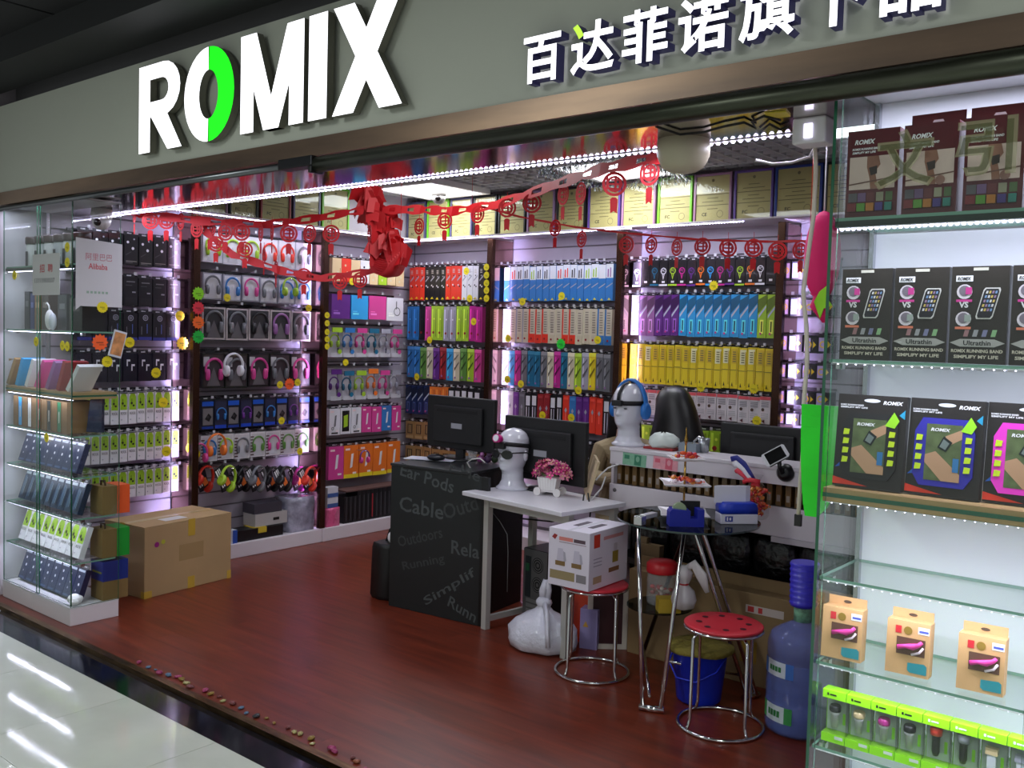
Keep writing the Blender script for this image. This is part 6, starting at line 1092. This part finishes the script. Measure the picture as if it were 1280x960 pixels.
# ================================================================== PRICE STICKERS
_sk = {}
def burst(r, c, n=14, dep=.12):
    k = (r, c, n)
    if k not in _sk:
        m = MB().ext([(r*(1 if j % 2 == 0 else 1-dep)*math.cos(PI*j/n), r*(1 if j % 2 == 0 else 1-dep)*math.sin(PI*j/n)) for j in range(2*n)], -.0008, .0008, M(c, .5))
        m.rect(-r*.45, r*.4, -r*.10, r*.06, -.0012, M(tuple(int(v*.72) for v in c), .6)).rect(-r*.1, r*.5, -r*.34, -r*.22, -.0012, M(tuple(int(v*.72) for v in c), .6))
        _sk[k] = m.mesh('price_sticker')
    return _sk[k]
YEL = (232, 214, 20)
def stick(lst, wall, plane, r, c, lab, n=14, dep=.12):
    for px, py in lst:
        v = onY(px, py, plane) if wall == 'B' else onX(px, py, plane)
        o = inst('price_sticker', burst(r, c, n, dep), None, v, 0 if wall == 'B' else PI/2, lab, 'price sticker', lab)
        L = (YB-plane) if wall == 'B' else (plane-XL)
        if .15 < L < .28: inst('stem', _sk.setdefault(('stem', round(L, 3)), MB().box(-.0012, .0012, .001, L, -.0012, .0012, CHROME).mesh('stem')), o)
stick([(608, 334), (608, 344), (608, 354), (608, 363), (608, 373)], 'B', 5.338, .028, YEL, 'round yellow sticker in the column on the bronze post')
stick([(583, 339), (587, 373), (592, 402), (537, 425), (521, 471), (653, 377), (702, 370), (635, 423), (747, 425), (634, 474), (651, 480), (723, 488), (678, 519), (714, 522)], 'B', 5.412, .030, YEL, 'yellow price sticker on the packs of the back wall left of the yellow packs')
stick([(892, 357), (876, 484), (942, 486), (946, 526)], 'B', 5.412, .034, YEL, 'yellow starburst price sticker around the yellow packs', 12, .25)
stick([(701, 430)], 'B', 5.41, .042, (40, 220, 60), 'bright green starburst sticker on the middle bay of the back wall', 12, .25)
stick([(409, 394), (409, 404), (409, 415), (409, 424), (409, 433)], 'L', -5.428, .024, YEL, 'round yellow sticker in the column on the left wall post')
stick([(284, 372), (386, 385), (404, 386), (350, 481), (352, 526), (375, 564), (400, 560), (440, 352), (432, 453), (372, 478)], 'L', -5.51, .028, YEL, 'yellow price sticker on the headphone bays of the left wall')
stick([(162, 428), (195, 466), (204, 503), (240, 501), (208, 564), (238, 560), (154, 617), (225, 395), (245, 568)], 'L', -5.51, .034, YEL, 'yellow price sticker on the black and lime packs of the left wall')
for px, py, c, nm in ((248, 367, (150, 235, 30), 'lime'), (248, 385, (236, 50, 70), 'red'), (248, 403, (250, 110, 30), 'orange'), (248, 421, (20, 190, 60), 'green'), (228, 429, (250, 220, 40), 'golden'), (362, 480, (250, 100, 40), 'vermilion')):
    stick([(px, py)], 'L', -5.427 if px in (248,) else -5.505, .045, c, '%s starburst price sticker %s' % (nm, 'on the front bronze post of the left wall' if px < 300 else 'between the black headphone boxes'), 12, .22)
stick([(125, 428)], 'L', LX1+.006, .045, (250, 100, 40), 'orange starburst sticker on the side glass of the cabinet', 12, .22)
stick([(84, 309), (84, 328), (18, 344), (45, 427), (78, 432), (104-20, 433), (58, 547)], 'B', CY0-.002, .026, YEL, 'round yellow sticker on the front glass of the cabinet by the carton')
stick([(128, 384), (134, 452)], 'L', LX1+.006, .030, YEL, 'yellow sticker on the side glass below the paper notice')
c = onX(147, 430, LX1+.02); item('phone_cutout', MB().ext([(-.035, -.07), (.035, -.07), (.035, .07), (-.035, .07)], -.004, .004, M((206, 210, 220), .4)).rect(-.03, .03, -.06, .06, -.005, M((200, 140, 90), .3, var=.5, scale=20)), (c.x, c.y, c.z), (0, .25, PI/2), 'tilted phone shaped card hanging at the cabinet side', 'card')
# litter on the threshold edge
rl = random.Random(21)
for k in range(34):
    x = -4.0+.055*k+rl.uniform(-.02, .02); s_ = rl.uniform(.010, .024); c = rl.choice(((150, 120, 50), (120, 60, 60), (60, 60, 66), (180, 170, 110), (90, 120, 150), (170, 60, 110), (150, 90, 60)))
    item('wrapper_scrap', MB().ball((0, 0, s_*.35), s_, s_*.7, s_*.35, M(c, .3, coat=.3, bump=.8, scale=90), 5, 3), (x, 2.236+rl.uniform(-.012, .02), .0005), rl.uniform(0, 3), 'crumpled foil scrap lying along the brass edge of the shop floor', 'scrap', 'foil scraps on the threshold')
q = onZ(4, 764, -.02); item('litter_paper', MB().ball((0, 0, .012), .05, .035, .012, WHITE, 10, 5), (q.x, 2.12, -.0185), .4, 'white paper scrap on the black granite strip', 'paper')
# ================================================================== PEOPLE BEHIND THE COUNTER
def person(name_label, joints, radii, edges, cloth, loc, rot):
    o = thing('person', loc, rot, name_label, 'person')
    me = bpy.data.meshes.new('body'); me.from_pydata(joints, edges, []); me.materials.append(cloth)
    b = bpy.data.objects.new('body', me); COL.objects.link(b); b.parent = o
    b.modifiers.new('skin', 'SKIN'); 
    for i, r in enumerate(radii): me.skin_vertices[0].data[i].radius = (r, r*.82)
    me.skin_vertices[0].data[0].use_root = True
    s = b.modifiers.new('smooth', 'SUBSURF'); s.levels = s.render_levels = 2
    for p in me.polygons: p.use_smooth = True
    return o
# seated, facing -Y locally; forearms forward on the desk
J = [(0, 0, .50), (0, 0, .68), (0, -.02, .86), (0, -.01, .98), (0, -.01, 1.06), (.15, -.01, .97), (.20, -.02, .80), (.19, -.18, .80), (.15, -.30, .85), (-.15, -.01, .97), (-.20, -.02, .80), (-.19, -.18, .80), (-.15, -.30, .85),
     (.09, -.04, .48), (.11, -.40, .50), (.11, -.42, .10), (-.09, -.04, .48), (-.11, -.40, .50), (-.11, -.42, .10), (.11, -.52, .05), (-.11, -.52, .05)]
J = [(a, b, c*.93) for a, b, c in J]
E_ = [(0, 1), (1, 2), (2, 3), (3, 4), (3, 5), (5, 6), (6, 7), (7, 8), (3, 9), (9, 10), (10, 11), (11, 12), (0, 13), (13, 14), (14, 15), (0, 16), (16, 17), (17, 18), (15, 19), (18, 20)]
RD = [.16, .14, .15, .10, .055, .07, .055, .045, .035, .07, .055, .045, .035, .095, .07, .045, .095, .07, .045, .04, .04]
skin = M((206, 160, 136), .5); hair = M((7, 6, 7), .42)
def dress(o, hairf, zt=1.04, s=.72):
    part('head', ears(MB().rings(head_rings(.05), skin), skin).xf(Matrix.Translation((0, -.01, zt-.055*s)) @ Matrix.Scale(s*1.0, 4)), o)
    part('hair', hairf, o)
    for q_ in (-1, 1):
        zh = .795; m = MB().ball((q_*.145, -.33, zh), .030, .042, .016, skin, 10, 6)
        for k in range(4): m.tube([(q_*.145+(k-1.5)*.014, -.36, zh), (q_*.145+(k-1.5)*.015, -.39+.003*abs(k-1.5), zh+.003), (q_*.145+(k-1.5)*.015, -.415+.006*abs(k-1.5), zh-.010)], [.008, .0075, .006], skin, 7)
        m.tube([(q_*.125, -.33, zh), (q_*.108, -.355, zh+.003), (q_*.102, -.38, zh-.005)], [.009, .008, .006], skin, 7); part('hand', m, o)
def long_hair(zt, s, length, spread, back, flare=0.):
    R = []; n_ = 28
    top = zt-.055*s
    for z, fr, bk2, w in ((.345, .01, .01, .01), (.335, .05, .07, .05), (.31, .085, .10, .075), (.27, .100, .122, .092), (.22, .06, .128, .098), (.17, .02, .128, .102), (.11, .0, .125, .106), (.05, -.01, .125, .112)):
        fl = flare*max(0, .29-z)/.24; bk2 += fl; w += fl*.35
        R.append([(w*s*math.sin(t_), (-(fr if math.cos(t_) > 0 else bk2)*math.cos(t_))*s-.01, top+z*s) for t_ in [2*PI*j/n_ for j in range(n_)]])
    for k in range(1, 6):
        f = k/5; R.append([((.112+flare*.35+spread*f)*s*math.sin(t_), (-((-.01-.03*f) if math.cos(t_) > 0 else .125+flare+back*f)*math.cos(t_))*s-.01, top+.05*s-length*f) for t_ in [2*PI*j/n_ for j in range(n_)]])
    return MB().rings(R[::-1], hair)
g = onY(842, 520, 5.06); p1 = person('person with long black hair in a dark maroon top sitting behind the counter', J, RD, E_, M((40, 16, 24), .7), (g.x, 5.06, 0), -2.0)
dress(p1, long_hair(.953, 1.11, .26, .03, .06, .11), .985, 1.0)
g = onY(781, 530, 4.74); p2 = person('person in a beige coat sitting behind the white mannequin head', J, RD, E_, M((150, 132, 100), .8), (g.x, 4.74, 0), 1.0)
dress(p2, long_hair(.97, .98, .14, .015, .03), .97, .98)
for x, y, lab in ((p1.location.x, 5.06, 'low black stool under the person in maroon'), (p2.location.x, 4.74, 'low black stool under the person in beige')):
    t = thing('seat_stool', (x, y, 0), 0, lab, 'stool'); part('seat', MB().lathe([(.16, .34), (.165, .355), (.155, .37)], BLACK, 24), t)
    for k in range(4): a = PI/4+PI/2*k; part('leg', MB().tube([(.11*math.cos(a), .11*math.sin(a), .339), (.14*math.cos(a), .14*math.sin(a), .005)], .010, CHROME, 8), t)
item('laptop_board', MB().box(-.15, .15, -.006, .006, 0, .20, M((196, 176, 140), .5)), (onY(742, 560, 4.06).x-.03, 4.05, .731), (-.25, 0, -.9), 'beige folder standing beside the monitor on the white desk', 'folder')
